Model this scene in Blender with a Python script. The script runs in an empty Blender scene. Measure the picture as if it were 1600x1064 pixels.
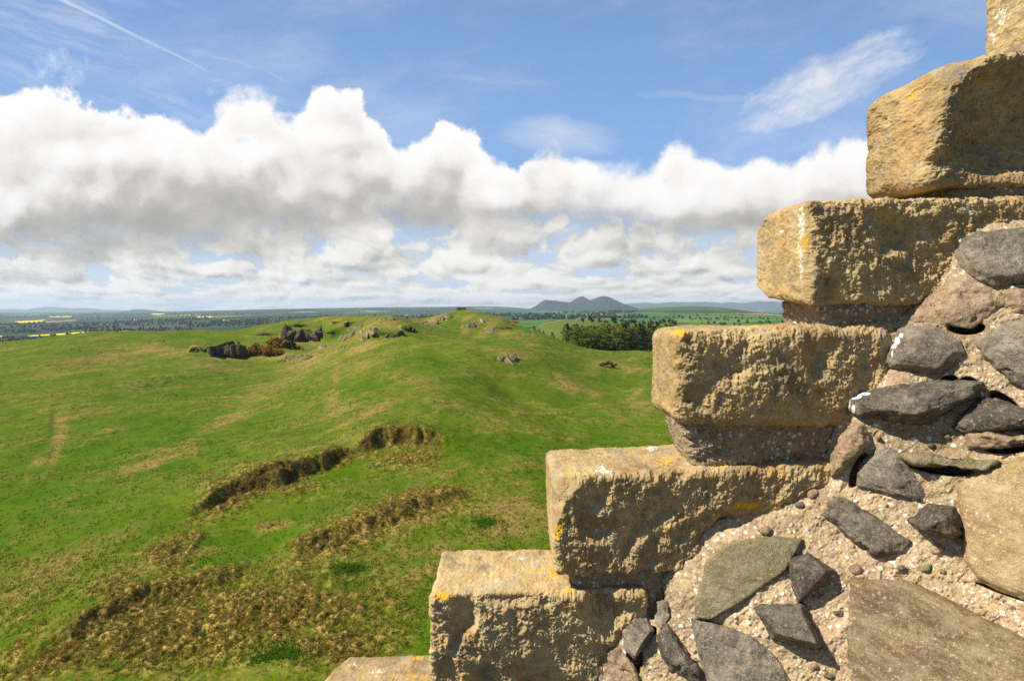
import bpy, bmesh, math, random
import numpy as np
from mathutils import Vector, Matrix

SC = bpy.context.scene
COL = SC.collection
R = math.radians

# ---------------------------------------------------------------- camera
CZ = 25.0                                   # eye height above the lowest pasture
PITCH = math.atan(48 / 800)
CP, SP = math.cos(PITCH), math.sin(PITCH)
cam_d = bpy.data.cameras.new("camera")
cam_d.sensor_width = 36.0
cam_d.lens = 18.0
cam_d.clip_start = 0.05
cam_d.clip_end = 60000
cam = bpy.data.objects.new("camera", cam_d)
COL.objects.link(cam)
cam.location = (0, 0, CZ)
cam.rotation_euler = (R(90) - PITCH, 0, 0)
SC.camera = cam


def dirp(px, py):
    """photo pixel -> (X/Y, (Z-CZ)/Y)"""
    x = (px - 800) / 800
    up = (532 - py) / 800
    yy = CP + SP * up
    return x / yy, (-SP + CP * up) / yy


def at(px, py, Y):
    u, t = dirp(px, py)
    return np.array((u * Y, Y, CZ + t * Y)) if np.isscalar(Y) else np.stack((u * Y, Y, CZ + t * Y), -1)


def topix(u, t):
    up = (t * CP + SP) / (CP - t * SP)
    return 800 + 800 * u * (CP + SP * up), 532 - 800 * up


# ---------------------------------------------------------------- light
SUN_TO = Vector((-0.67, -0.10, 0.735)).normalized()
sun_d = bpy.data.lights.new("sun", "SUN")
sun_d.energy = 5.0
sun_d.angle = R(0.53)
sun_d.color = (1.0, 0.93, 0.80)
sun = bpy.data.objects.new("sun", sun_d)
COL.objects.link(sun)
sun.rotation_euler = SUN_TO.to_track_quat('Z', 'Y').to_euler()
SUN_EL = math.asin(SUN_TO.z)
SUN_ROT = math.atan2(SUN_TO.x, SUN_TO.y)

SC.view_settings.view_transform = 'Standard'
SC.view_settings.look = 'None'
SC.view_settings.exposure = 0.7
SC.view_settings.gamma = 1.0
SC.view_settings.use_curve_mapping = False
SC.render.engine = 'CYCLES'
SC.cycles.use_denoising = False
SC.cycles.max_bounces = 6
SC.cycles.diffuse_bounces = 3
SC.cycles.volume_bounces = 0
SC.cycles.transparent_max_bounces = 8
SC.cycles.use_adaptive_sampling = True
SC.cycles.adaptive_threshold = 0.008


# ---------------------------------------------------------------- node helper
class E:
    """a socket with arithmetic"""
    def __init__(s, nt, sock):
        s.nt, s.s = nt, sock

    def _m(s, op, *a, clamp=False):
        n = s.nt.nodes.new('ShaderNodeMath')
        n.operation = op
        n.use_clamp = clamp
        for i, v in enumerate(a):
            if isinstance(v, E):
                s.nt.links.new(v.s, n.inputs[i])
            else:
                n.inputs[i].default_value = float(v)
        return E(s.nt, n.outputs[0])

    def __add__(s, o): return s._m('ADD', s, o)
    def __radd__(s, o): return s._m('ADD', o, s)
    def __sub__(s, o): return s._m('SUBTRACT', s, o)
    def __rsub__(s, o): return s._m('SUBTRACT', o, s)
    def __mul__(s, o): return s._m('MULTIPLY', s, o)
    def __rmul__(s, o): return s._m('MULTIPLY', o, s)
    def __truediv__(s, o): return s._m('DIVIDE', s, o)
    def __rtruediv__(s, o): return s._m('DIVIDE', o, s)
    def __pow__(s, o): return s._m('POWER', s, o)
    def max(s, o): return s._m('MAXIMUM', s, o)
    def min(s, o): return s._m('MINIMUM', s, o)
    def abs(s): return s._m('ABSOLUTE', s)
    def exp(s): return s._m('EXPONENT', s)
    def clamp(s): return s._m('ADD', s, 0.0, clamp=True)

    def ss(s, a, b, lo=0.0, hi=1.0):
        n = s.nt.nodes.new('ShaderNodeMapRange')
        n.interpolation_type = 'SMOOTHSTEP'
        n.inputs[3].default_value = lo
        n.inputs[4].default_value = hi
        s.nt.links.new(s.s, n.inputs[0])
        for i, v in ((1, a), (2, b)):
            if isinstance(v, E):
                s.nt.links.new(v.s, n.inputs[i])
            else:
                n.inputs[i].default_value = v
        return E(s.nt, n.outputs[0])


class NT:
    def __init__(s, nt):
        s.nt = nt

    def new(s, t):
        return s.nt.nodes.new(t)

    def put(s, v, sock):
        if isinstance(v, E):
            s.nt.links.new(v.s, sock)
        elif isinstance(v, bpy.types.NodeSocket):
            s.nt.links.new(v, sock)
        elif hasattr(v, '__len__'):
            sock.default_value = tuple(v) if len(v) == len(sock.default_value) else tuple(v) + (1.0,)
        else:
            sock.default_value = v

    def e(s, sock):
        return E(s.nt, sock)

    def xyz(s, x, y, z=0.0):
        n = s.new('ShaderNodeCombineXYZ')
        for i, v in enumerate((x, y, z)):
            s.put(v, n.inputs[i])
        return n.outputs[0]

    def sep(s, v):
        n = s.new('ShaderNodeSeparateXYZ')
        s.put(v, n.inputs[0])
        return [s.e(o) for o in n.outputs]

    def noise(s, vec, scale, detail=5, rough=0.55, dist=0.0, dim='3D', color=False, ntype='FBM', lac=2.0):
        n = s.new('ShaderNodeTexNoise')
        n.noise_dimensions = dim
        n.noise_type = ntype
        s.put(vec, n.inputs['Vector'])
        s.put(scale, n.inputs['Scale'])
        s.put(detail, n.inputs['Detail'])
        s.put(rough, n.inputs['Roughness'])
        s.put(lac, n.inputs['Lacunarity'])
        s.put(dist, n.inputs['Distortion'])
        return n.outputs['Color'] if color else s.e(n.outputs[0])

    def voro(s, vec, scale, feature='F1', detail=0.0, rough=0.5, out='Distance', dim='3D', rand=1.0, smooth=1.0):
        n = s.new('ShaderNodeTexVoronoi')
        n.voronoi_dimensions = dim
        n.feature = feature
        s.put(vec, n.inputs['Vector'])
        s.put(scale, n.inputs['Scale'])
        if 'Detail' in n.inputs and detail:
            s.put(detail, n.inputs['Detail'])
            s.put(rough, n.inputs['Roughness'])
        s.put(rand, n.inputs['Randomness'])
        if feature == 'SMOOTH_F1':
            s.put(smooth, n.inputs['Smoothness'])
        return s.e(n.outputs[out]) if out == 'Distance' else n.outputs[out]

    def mix(s, f, a, b, mode='MIX'):
        n = s.new('ShaderNodeMix')
        n.data_type = 'RGBA'
        n.blend_type = mode
        s.put(f, n.inputs[0])
        s.put(a, n.inputs[6])
        s.put(b, n.inputs[7])
        return n.outputs[2]

    def ramp(s, f, stops, interp='LINEAR'):
        n = s.new('ShaderNodeValToRGB')
        n.color_ramp.interpolation = interp
        el = n.color_ramp.elements
        while len(el) < len(stops):
            el.new(0.5)
        for i, (p, c) in enumerate(stops):
            el[i].position = p
            el[i].color = tuple(c) + (1,) if len(c) == 3 else c
        s.put(f, n.inputs[0])
        return n.outputs[0]

    def curve(s, f, pts, x0, x1, y1):
        n = s.new('ShaderNodeFloatCurve')
        c = n.mapping.curves[0]
        pts = sorted(((x - x0) / (x1 - x0), y / y1) for x, y in pts)
        c.points[0].location = pts[0]
        c.points[-1].location = pts[-1]
        for p in pts[1:-1]:
            c.points.new(*p)
        n.mapping.update()
        s.put((f - x0) / (x1 - x0), n.inputs['Value'])
        return s.e(n.outputs[0]) * y1

    def con(s, x, k=2.0):
        return ((x - 0.5) * k + 0.5).clamp()

    def attr(s, name):
        n = s.new('ShaderNodeAttribute')
        n.attribute_name = name
        return n

    def bump(s, h, strength=0.5, dist=0.01, normal=None):
        n = s.new('ShaderNodeBump')
        s.put(h, n.inputs['Height'])
        s.put(strength, n.inputs['Strength'])
        s.put(dist, n.inputs['Distance'])
        if normal is not None:
            s.put(normal, n.inputs['Normal'])
        return n.outputs[0]


# ---------------------------------------------------------------- sky and clouds
def blob0(u, v, px, py, rx, ry, f):
    cu, cv = f(px, py)
    a = (u - cu) * (800 / rx)
    b = (v - cv) * (800 / ry)
    return (1.0 - (a * a + b * b)).ss(0.0, 1.0)


def build_world():
    w = bpy.data.worlds.new("World")
    SC.world = w
    w.use_nodes = True
    try:
        w.cycles.sampling_method = 'MANUAL'
        w.cycles.sample_map_resolution = 512
    except Exception:
        pass
    nt = w.node_tree
    nt.nodes.clear()
    N = NT(nt)
    STR = 0.055
    SKYTINT = (0.85, 0.97, 1.12)
    sky = N.new('ShaderNodeTexSky')
    sky.sky_type = 'NISHITA'
    sky.sun_disc = False
    sky.sun_elevation = SUN_EL
    sky.sun_rotation = SUN_ROT
    sky.air_density = 1.0
    sky.dust_density = 0.3
    sky.ozone_density = 2.5
    tc = N.new('ShaderNodeTexCoord')
    x, y, z = N.sep(tc.outputs['Generated'])
    ya = y.abs().max(0.07)
    u = x / ya
    v = z / ya
    P = N.xyz(u, v)

    def off(vec, a, b):
        n = N.new('ShaderNodeVectorMath')
        n.operation = 'ADD'
        N.put(vec, n.inputs[0])
        n.inputs[1].default_value = (a, b, 0)
        return n.outputs[0]

    def scl(vec, a, b):
        n = N.new('ShaderNodeVectorMath')
        n.operation = 'MULTIPLY'
        N.put(vec, n.inputs[0])
        n.inputs[1].default_value = (a, b, 1)
        return n.outputs[0]

    EXP = 2.0 ** -SC.view_settings.exposure      # cloud values below are as seen on the picture

    # warped coordinates
    wn = N.noise(P, 4.0, 5, 0.55, color=True, dim='2D')
    wr, wg, wb = N.sep(wn)
    wn2 = N.noise(P, 15.0, 5, 0.62, color=True, dim='2D')
    vr, vg, vb = N.sep(wn2)
    pu = u + (wr - 0.5) * 0.10 + (vr - 0.5) * 0.05
    pv = v + (wg - 0.5) * 0.08 + (vg - 0.5) * 0.045
    Q = N.xyz(pu, pv)

    def puff(q):
        a = N.voro(scl(q, 1, 1.15), 5.0, 'SMOOTH_F1', 2.0, 0.5, smooth=0.8, dim='2D')
        return 1.0 - a
    def puff2(q):
        return 1.0 - N.voro(q, 1.9, 'SMOOTH_F1', 2.0, 0.5, smooth=0.7, dim='2D')
    pf = puff(Q)
    pf2 = puff(off(Q, -0.020, 0.035))
    n1 = N.noise(P, 8.0, 9, 0.60, dim='2D')
    n1b = N.noise(off(P, -0.016, 0.026), 8.0, 6, 0.56, dim='2D')
    n1c = N.noise(P, 8.0, 6, 0.56, dim='2D')
    nl = N.noise(P, 3.2, 3, 0.5, dim='2D')
    nf = N.noise(P, 34.0, 6, 0.65, dim='2D')

    # ---- the big cumulus bank: its top outline and its base
    def T(px, py):
        return dirp(px, py)
    top = [T(-400, 60), T(-200, 90), T(-40, 128), T(40, 138), T(110, 150), T(165, 166), T(215, 156), T(270, 180), T(308, 192), T(328, 158), T(350, 136),
           T(378, 130), T(425, 148), T(458, 164), T(478, 154), T(510, 137), T(545, 136), T(575, 154), T(605, 186), T(640, 208),
           T(668, 206), T(690, 184), T(720, 184), T(750, 206), T(782, 250), T(805, 256), T(830, 222), T(860, 218), T(900, 236), T(935, 248),
           T(970, 240), T(1010, 244), T(1030, 222), T(1055, 212), T(1080, 226), T(1130, 244), T(1180, 256), T(1230, 248),
           T(1300, 232), T(1400, 226), T(1600, 205), T(1900, 170)]
    uw = u + (vr - 0.5) * 0.05
    top_v = N.curve(uw, top, -1.7, 1.5, 0.7)
    base = [T(-400, 360), T(0, 372), T(150, 388), T(260, 372), T(400, 356), T(560, 340), T(700, 345), T(790, 345), T(900, 345), T(1000, 352), T(1100, 340), T(1340, 345), T(1700, 340)]
    base_v = N.curve(u, base, -1.7, 1.5, 0.7)
    right = u.ss(0.0, 0.10)                       # the bank is softer and more broken to the right
    hole = blob0(u, v, 380, 222, 30, 12, dirp) * 0.06 + blob0(u, v, 1045, 292, 22, 22, dirp) * 0.05 + blob0(u, v, 640, 362, 34, 5, dirp) * 0.03
    ns = N.noise(N.xyz(u * 1.0 + (vr - 0.5) * 0.05, v * 3.0 + (wg - 0.5) * 0.2), 3.4, 6, 0.55, dim='2D')
    s = top_v - v + (pf - 0.50) * 0.060 + (n1 - 0.5) * 0.075 + (nf - 0.5) * 0.030 + right * 0.018
    s = s - hole * (0.4 + n1 * 1.2)
    soft = (nl - 0.48).max(0.0) * 0.14 + 0.010 + right * 0.016
    mB = s.ss(-0.006, soft)
    fade = (v - base_v + (ns - 0.5) * 0.16).ss(-0.07, 0.03)
    mB = mB * fade
    rel = (v - base_v + (wg - 0.5) * 0.05) / (top_v - base_v).max(0.06)
    lit = rel * 0.92 + (pf - pf2) * 0.62 + (n1c - n1b) * 0.45 + (nl - 0.5) * 0.7 + (ns - 0.5) * 0.55 + 0.13 + right * 0.10
    lit = lit.ss(-0.06, 1.02)
    lit = lit + s.ss(0.05, 0.0) * 0.12
    cB = N.ramp(lit, [(0.0, (0.43, 0.412, 0.380)), (0.25, (0.56, 0.535, 0.495)), (0.5, (0.775, 0.742, 0.70)), (0.75, (0.93, 0.905, 0.88)), (1.0, (1.04, 1.02, 1.0))])

    # ---- the layered deck that runs down to the horizon
    k = 1.0 / (v.max(0.0) + 0.11)
    Dq = N.xyz(u * (3.6 + k * 0.16) + (wr - 0.5) * 0.7 + (vr - 0.5) * 0.30, k * 0.34 + (wg - 0.5) * 0.30 + (vg - 0.5) * 0.16, 0.0)
    pd = puff2(Dq)
    pd2 = puff2(off(Dq, -0.05, -0.12))
    d1 = N.noise(Dq, 2.1, 8, 0.60, dim='2D')
    d1b = N.noise(Dq, 2.1, 5, 0.55, dim='2D')
    d2 = N.noise(off(Dq, -0.04, -0.10), 2.1, 5, 0.55, dim='2D')
    dcov = (d1 + (pd - 0.5) * 0.35 + (0.12 - v) * 0.8 + (nl - 0.5) * 0.4).ss(0.29, 0.42)
    dlit = 0.55 + (pd - pd2) * 1.15 + (d1b - d2) * 1.1 + (n1 - 0.5) * 0.55 + (nl - 0.5) * 0.9
    dlit = dlit + v.ss(0.12, 0.0, 0.0, 0.22)
    cD = N.ramp(dlit.clamp(), [(0.0, (0.48, 0.475, 0.45)), (0.3, (0.66, 0.645, 0.60)), (0.6, (0.85, 0.825, 0.765)), (1.0, (1.0, 0.97, 0.91))])
    dtop = (top_v - 0.05 - v + (n1 - 0.5) * 0.08).ss(0.0, 0.08)
    mD = dcov * dtop
    # pale veil close to the horizon
    veil = v.ss(0.30, 0.02)

    # ---- high thin cloud
    def blob(px, py, rx, ry, ang):
        cu, cv = dirp(px, py)
        a = R(ang)
        du = u - cu + (wr - 0.5) * 0.05
        dv = v - cv + (wg - 0.5) * 0.05
        p = du * math.cos(a) + dv * math.sin(a)
        q = dv * math.cos(a) - du * math.sin(a)
        return (p, q, (p * (800 / rx)) * (p * (800 / rx)) + (q * (800 / ry)) * (q * (800 / ry)))

    def streak(p, q, sc, stretch=5.0):
        return N.noise(N.xyz(p + (vr - 0.5) * 0.03, q * stretch + (vg - 0.5) * 0.06, 0.0), sc, 6, 0.62, dim='2D')
    p, q, r2 = blob(1300, 130, 150, 58, 27)
    st = streak(p, q, 8.0, 2.6)
    wisp = (1.05 - r2 * 0.9 + (st - 0.5) * 2.2 + (n1 - 0.5) * 0.8).ss(-0.1, 1.7) * 0.92
    p, q, r2 = blob(1230, 190, 110, 18, 8)
    wisp = wisp.max((1.0 - r2 + (st - 0.5) * 2.5).ss(0.0, 1.6) * 0.4)
    p, q, r2 = blob(872, 214, 100, 32, -3)
    wisp = wisp.max((1.0 - r2 + (streak(p, q, 8, 2.0) - 0.5) * 1.4).ss(-0.2, 1.8) * 0.62)
    p, q, r2 = blob(80, 100, 75, 26, -14)
    wisp = wisp.max((0.75 - r2 * 0.8 + (n1 - 0.5) * 6.0 + (nf - 0.5) * 1.5).ss(0.1, 1.8) * 0.62)
    p, q, r2 = blob(322, 138, 22, 12, 0)
    wisp = wisp.max((1.0 - r2 + (n1 - 0.5) * 4.0).ss(0.1, 1.5) * 0.4)
    p, q, r2 = blob(1120, 153, 150, 9, -4)
    wisp = wisp.max((1.0 - r2 + (st - 0.5)).ss(0.0, 1.4) * 0.20)
    p, q, r2 = blob(780, 128, 110, 9, -5)
    wisp = wisp.max((1.0 - r2 + (n1 - 0.5)).ss(0.0, 1.4) * 0.18)
    p, q, r2 = blob(160, 60, 420, 150, -16)
    st = streak(p, q, 3.5, 8.0)
    wisp = wisp.max((1.0 - r2).ss(0.0, 0.9) * st.ss(0.36, 0.80) * 0.36)
    st = streak(u + v * 0.3, v - u * 0.12, 2.2, 3.0)
    wisp = wisp.max(st.ss(0.38, 0.95) * 0.34)
    # contrail
    (ax, ay), (bx, by) = dirp(-30, -62), dirp(372, 134)
    L = math.hypot(bx - ax, by - ay)
    ex, ey = (bx - ax) / L, (by - ay) / L
    along = (u - ax) * ex + (v - ay) * ey
    perp = (v - ay) * ex - (u - ax) * ey + (vr - 0.5) * 0.004
    wid = 0.0075 - along * (0.0052 / L)
    trail = (1.0 - (perp / wid) * (perp / wid)).ss(0.0, 1.2) * along.ss(L, L * 0.8) * along.ss(-0.1, 0.0)
    trail = trail * (0.32 + (1.0 - along / L) * 0.45)
    wisp = wisp.max(trail * (n1 * 0.7 + 0.6))

    front = y.ss(-0.30, 0.10)
    hb = z.ss(-0.06, -0.01)
    cl = lambda c: N.mix(1.0, c, (EXP / STR, EXP / STR, EXP / STR), 'MULTIPLY')
    skyc = N.mix(1.0, sky.outputs[0], SKYTINT, 'MULTIPLY')
    c = N.mix((v.ss(0.80, 0.08) * 0.50 + 0.42) * front, skyc, cl((0.29, 0.51, 0.89)))
    c = N.mix(wisp.clamp() * front, c, cl((0.90, 0.90, 0.92)))
    c = N.mix(veil * 0.85, c, cl((0.70, 0.77, 0.86)))
    c = N.mix(mD * hb * front, c, cl(cD))
    c = N.mix(mB * front, c, cl(cB))
    c = N.mix(z.ss(0.0, -0.03), c, cl((0.16, 0.18, 0.10)))
    bg = N.new('ShaderNodeBackground')
    N.put(c, bg.inputs[0])
    bg.inputs[1].default_value = STR
    out = N.new('ShaderNodeOutputWorld')
    nt.links.new(bg.outputs[0], out.inputs[0])


build_world()


# ---------------------------------------------------------------- numpy noise
_rng = np.random.default_rng(7)
_PERM = np.concatenate([_rng.permutation(256)] * 3).astype(np.int32)
_G = _rng.normal(size=(256, 3))
_G = (_G / np.linalg.norm(_G, axis=1)[:, None]).astype(np.float32)
_RND = _rng.random((256, 3)).astype(np.float32)


def perlin(p):
    p = p.astype(np.float32)
    i = np.floor(p).astype(np.int32)
    f = p - i
    s = f * f * f * (f * (f * 6 - 15) + 10)
    i &= 255
    out = 0
    for dx in (0, 1):
        a = _PERM[i[:, 0] + dx]
        wx = s[:, 0] if dx else 1 - s[:, 0]
        for dy in (0, 1):
            b = _PERM[a + i[:, 1] + dy]
            wy = s[:, 1] if dy else 1 - s[:, 1]
            for dz in (0, 1):
                g = _G[_PERM[b + i[:, 2] + dz]]
                wz = s[:, 2] if dz else 1 - s[:, 2]
                d = g[:, 0] * (f[:, 0] - dx) + g[:, 1] * (f[:, 1] - dy) + g[:, 2] * (f[:, 2] - dz)
                out = out + d * wx * wy * wz
    return out * 1.5


def fbm(p, f, o=4, g=0.5, seed=0.0):
    r, a, t = 0, 1.0, 0
    for k in range(o):
        r = r + a * perlin(p * (f * 2 ** k) + (seed * 17.3 + k * 31.7))
        t += a
        a *= g
    return r / t


def ridged(p, f, o=4, g=0.5, seed=0.0):
    r, a, t = 0, 1.0, 0
    for k in range(o):
        r = r + a * (1 - 2 * np.abs(perlin(p * (f * 2 ** k) + (seed * 13.1 + k * 27.3))))
        t += a
        a *= g
    return r / t


def worley(p, f, seed=0.0):
    """F1 distance in 3-D"""
    q = (p * f + seed * 11.7).astype(np.float32)
    i = np.floor(q).astype(np.int32)
    fr = q - i
    best = np.full(len(q), 9.0, np.float32)
    for dx in (-1, 0, 1):
        a = _PERM[(i[:, 0] + dx) & 255]
        for dy in (-1, 0, 1):
            b = _PERM[a + ((i[:, 1] + dy) & 255)]
            for dz in (-1, 0, 1):
                c = _RND[_PERM[b + ((i[:, 2] + dz) & 255)]]
                d = (c[:, 0] + dx - fr[:, 0]) ** 2 + (c[:, 1] + dy - fr[:, 1]) ** 2 + (c[:, 2] + dz - fr[:, 2]) ** 2
                np.minimum(best, d, out=best)
    return np.sqrt(best)


def sstep(a, b, x):
    t = np.clip((x - a) / (b - a), 0, 1)
    return t * t * (3 - 2 * t)


def p3(x, y, z=None):
    return np.stack((x, y, np.zeros_like(x) if z is None else z), -1)


# ---------------------------------------------------------------- object helpers
def mesh_np(name, V, F, mat, parent=None, smooth=True, attrs=None, mat_idx=None):
    """F: (n,3) or (n,4) int array"""
    V = np.ascontiguousarray(V, dtype=np.float32)
    F = np.ascontiguousarray(F, dtype=np.int32)
    me = bpy.data.meshes.new(name)
    n, k = F.shape
    me.vertices.add(len(V))
    me.vertices.foreach_set('co', V.ravel())
    me.loops.add(n * k)
    me.loops.foreach_set('vertex_index', F.ravel())
    me.polygons.add(n)
    me.polygons.foreach_set('loop_start', np.arange(0, n * k, k, dtype=np.int32))
    me.polygons.foreach_set('loop_total', np.full(n, k, np.int32))
    me.polygons.foreach_set('use_smooth', np.full(n, smooth, bool))
    for m in (mat if isinstance(mat, (list, tuple)) else [mat]):
        me.materials.append(m)
    if mat_idx is not None:
        me.polygons.foreach_set('material_index', np.asarray(mat_idx, np.int32))
    me.update(calc_edges=True)
    if attrs:
        for an, arr in attrs.items():
            arr = np.asarray(arr, np.float32)
            if arr.ndim == 1:
                a = me.attributes.new(an, 'FLOAT', 'POINT')
                a.data.foreach_set('value', arr)
            else:
                if arr.shape[1] == 3:
                    arr = np.concatenate([arr, np.ones((len(arr), 1), np.float32)], 1)
                a = me.attributes.new(an, 'FLOAT_COLOR', 'POINT')
                a.data.foreach_set('color', np.ascontiguousarray(arr).ravel())
    o = bpy.data.objects.new(name, me)
    COL.objects.link(o)
    if parent is not None:
        o.parent = parent
        o.matrix_parent_inverse = Matrix.Translation(-Vector(parent.location))
    return o


def tag(o, label=None, cat=None, group=None, kind=None):
    if label: o['label'] = label
    if cat: o['category'] = cat
    if group: o['group'] = group
    if kind: o['kind'] = kind
    return o


def empty(name, loc):
    o = bpy.data.objects.new(name, None)
    o.empty_display_size = 0.1
    COL.objects.link(o)
    o.location = loc
    return o


def new_mat(name):
    m = bpy.data.materials.new(name)
    m.use_nodes = True
    m.node_tree.nodes.clear()
    N = NT(m.node_tree)
    b = N.new('ShaderNodeBsdfPrincipled')
    o = N.new('ShaderNodeOutputMaterial')
    m.node_tree.links.new(b.outputs[0], o.inputs[0])
    b.inputs['Roughness'].default_value = 0.9
    b.inputs['Specular IOR Level'].default_value = 0.15
    return m, N, b


# ================================================================= TERRAIN
# control points of the land: (photo px, py, distance) where it shows
VIS = [
    # foreground pasture
    (-300, 1064, 36), (0, 1064, 34.5), (300, 1064, 33), (600, 1064, 32), (900, 1064, 31.5), (1300, 1064, 31),
    (0, 900, 48), (300, 900, 46), (600, 900, 45), (850, 900, 44.5), (1200, 900, 44),
    (-300, 800, 61), (0, 800, 60), (250, 800, 58), (500, 800, 57), (800, 800, 56), (1100, 800, 58),
    (-300, 700, 92), (0, 700, 90), (250, 700, 86), (450, 700, 80), (620, 700, 77), (850, 700, 80), (1050, 700, 88), (1400, 700, 92),
    (0, 650, 115), (250, 650, 116), (450, 650, 105), (600, 650, 93), (850, 650, 110), (1020, 650, 120), (1400, 650, 120),
    (-300, 600, 158), (0, 600, 155), (140, 600, 158), (300, 600, 167), (400, 600, 168), (460, 600, 160), (515, 600, 136), (600, 600, 121), (700, 600, 117), (800, 600, 143), (860, 600, 153),
    (930, 600, 168), (1000, 600, 177), (1300, 600, 180),
    (0, 560, 203), (200, 560, 208), (300, 560, 210), (400, 562, 219), (450, 560, 216), (500, 570, 192), (540, 565, 176), (600, 560, 156), (650, 560, 145),
    (715, 560, 158), (800, 560, 176), (860, 560, 192), (930, 560, 225), (1000, 560, 235),
    # the rougher knolls and the ridge
    (-300, 546, 238), (0, 541, 238), (70, 530, 248), (140, 521, 258), (220, 518, 266), (300, 516, 275), (350, 517, 278), (390, 515, 282), (430, 507, 290), (480, 501, 296), (530, 501, 270),
    (140, 545, 216), (300, 540, 236), (360, 534, 246), (400, 540, 236), (450, 526, 256), (500, 520, 262), (500, 545, 228), (450, 542, 232),
    (552, 506, 252), (575, 498, 250), (600, 495, 248), (625, 498, 248), (645, 505, 250), (560, 530, 208), (600, 530, 200), (640, 530, 195),
    (655, 507, 282), (672, 506, 300), (690, 494, 318), (703, 488, 326), (716, 485.5, 330), (728, 486, 330), (745, 489, 326), (765, 493, 322), (785, 497, 314), (800, 504, 300), (825, 515, 288), (850, 523, 280),
    (690, 515, 256), (690, 530, 212), (720, 510, 268), (720, 530, 216), (760, 515, 262), (760, 535, 214), (800, 530, 228),
    (875, 532, 284), (900, 541, 288), (930, 545, 292), (1000, 546, 300), (1040, 545, 304), (1300, 545, 310),
    # fields past the wood
    (850, 512, 520), (900, 508, 560), (960, 506, 600), (1030, 506, 640), (860, 503, 680), (930, 502, 720),
    (1040, 513, 820), (1100, 511, 860), (1180, 508, 900), (1230, 506, 950),
    (1000, 503, 1300), (1080, 500, 1350), (1160, 497, 1450), (1230, 495, 1550),
    (1020, 496, 1900), (1100, 491, 2000), (1200, 490, 2200), (1000, 491, 3000), (1100, 490, 3200), (1200, 490, 3400),
    (850, 499, 1900), (900, 495, 2300), (950, 492, 2700), (840, 491, 3000), (900, 488, 4200), (980, 487, 3600),
    # the plain to the left
    (0, 537, 1150), (100, 530, 1320), (0, 522, 1600), (200, 515, 1700), (0, 508, 2400), (200, 505, 2500), (380, 505, 2100), (400, 498, 2600), (0, 497, 4200), (200, 496, 4400),
    (400, 491, 4000), (500, 495, 2700), (520, 488, 5200), (600, 491, 4200), (640, 488, 5200),
    (0, 489.5, 8000), (200, 488, 8000), (400, 484, 9000), (500, 482, 9500), (600, 481, 9500), (700, 480, 9500), (780, 480, 9500), (820, 482, 8500),
    (820, 486.5, 6800), (870, 488, 6400), (950, 489, 6200), (1010, 489, 6200), (1100, 489, 6500), (1200, 489, 6500), (870, 488, 9500), (1000, 488, 9500), (1150, 488, 9500),
    (-400, 540, 1150), (-400, 500, 3600), (-400, 489, 9000), (1300, 484, 9000), (1500, 483, 9000),
]
# hidden or outside the photograph: (px, distance, height)
HID = []
for _px in (-600, -200, 0, 150, 300, 450, 600, 750):
    HID += [(_px, 340 if _px < 400 else 400, 0 if _px < 400 else 6), (_px, 480, -20), (_px, 750, -42), (_px, 16000, -62)]
for _px in (850, 1000, 1200, 1500, 1900):
    HID += [(_px, 16000, -40)]
for _px in (850, 950, 1050):
    HID += [(_px, 340, 1.5), (_px, 420, 0.5), (_px, 1050, -9 if _px > 980 else -2)]
for _px in (1300, 1600, 2000):
    HID += [(_px, 340, 0.0), (_px, 700, -4), (_px, 1500, -2), (_px, 3600, -6)]
for _px in (-500, 0, 400, 800, 1200, 1800):
    HID += [(_px, 10, 2.6), (_px, 20, 2.2), (_px, 27, 2.0)]
for _px in (-600, 1800, 2200):
    HID += [(_px, 60, 1.5), (_px, 120, 1.5), (_px, 200, 2)]

_cu, _cw, _cz = [], [], []
for px, py, Y in VIS:
    u, t = dirp(px, py)
    _cu.append(u); _cw.append(math.log(Y)); _cz.append(CZ + t * Y)
for px, Y, z in HID:
    _cu.append(dirp(px, 500)[0]); _cw.append(math.log(Y)); _cz.append(z)
_cu, _cw, _cz = map(np.array, (_cu, _cw, _cz))
UA, WA = 1.6, 1.0


def _k(r2):
    return r2 * np.log(r2 + 1e-9)


_A = np.stack((_cu * UA, _cw * WA), 1)
_n = len(_A)
_K = _k(((_A[:, None] - _A[None]) ** 2).sum(-1)) + np.eye(_n) * 2e-4
_P = np.concatenate((np.ones((_n, 1)), _A), 1)
_S = np.linalg.solve(np.block([[_K, _P], [_P.T, np.zeros((3, 3))]]), np.concatenate((_cz, np.zeros(3))))


def tps(u, w):
    q = np.stack((u * UA, w * WA), -1)
    out = np.empty(len(q))
    for i in range(0, len(q), 8000):
        b = q[i:i + 8000]
        out[i:i + 8000] = _k(((b[:, None] - _A[None]) ** 2).sum(-1)) @ _S[:_n] + _S[_n] + b @ _S[_n + 1:]
    return out


U = np.concatenate((np.arange(-1.9, -1.07, 0.03), np.arange(-1.07, 0.56, 0.0021), np.arange(0.56, 1.95, 0.02)))
W = np.concatenate((np.arange(math.log(7), math.log(27), 0.03), np.arange(math.log(27), math.log(430), 0.0030), np.arange(math.log(430), math.log(16000), 0.010)))
W_NEAR = int(np.searchsorted(W, math.log(430)))


def cr_matrix(x, g):
    """cubic interpolation weights from grid g (uniform) to x"""
    h = g[1] - g[0]
    f = (x - g[0]) / h
    i = np.clip(np.floor(f).astype(int), 1, len(g) - 3)
    t = f - i
    M = np.zeros((len(x), len(g)))
    r = np.arange(len(x))
    M[r, i - 1] = -0.5 * t + t * t - 0.5 * t ** 3
    M[r, i] = 1 - 2.5 * t * t + 1.5 * t ** 3
    M[r, i + 1] = 0.5 * t + 2 * t * t - 1.5 * t ** 3
    M[r, i + 2] = -0.5 * t * t + 0.5 * t ** 3
    return M


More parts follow.
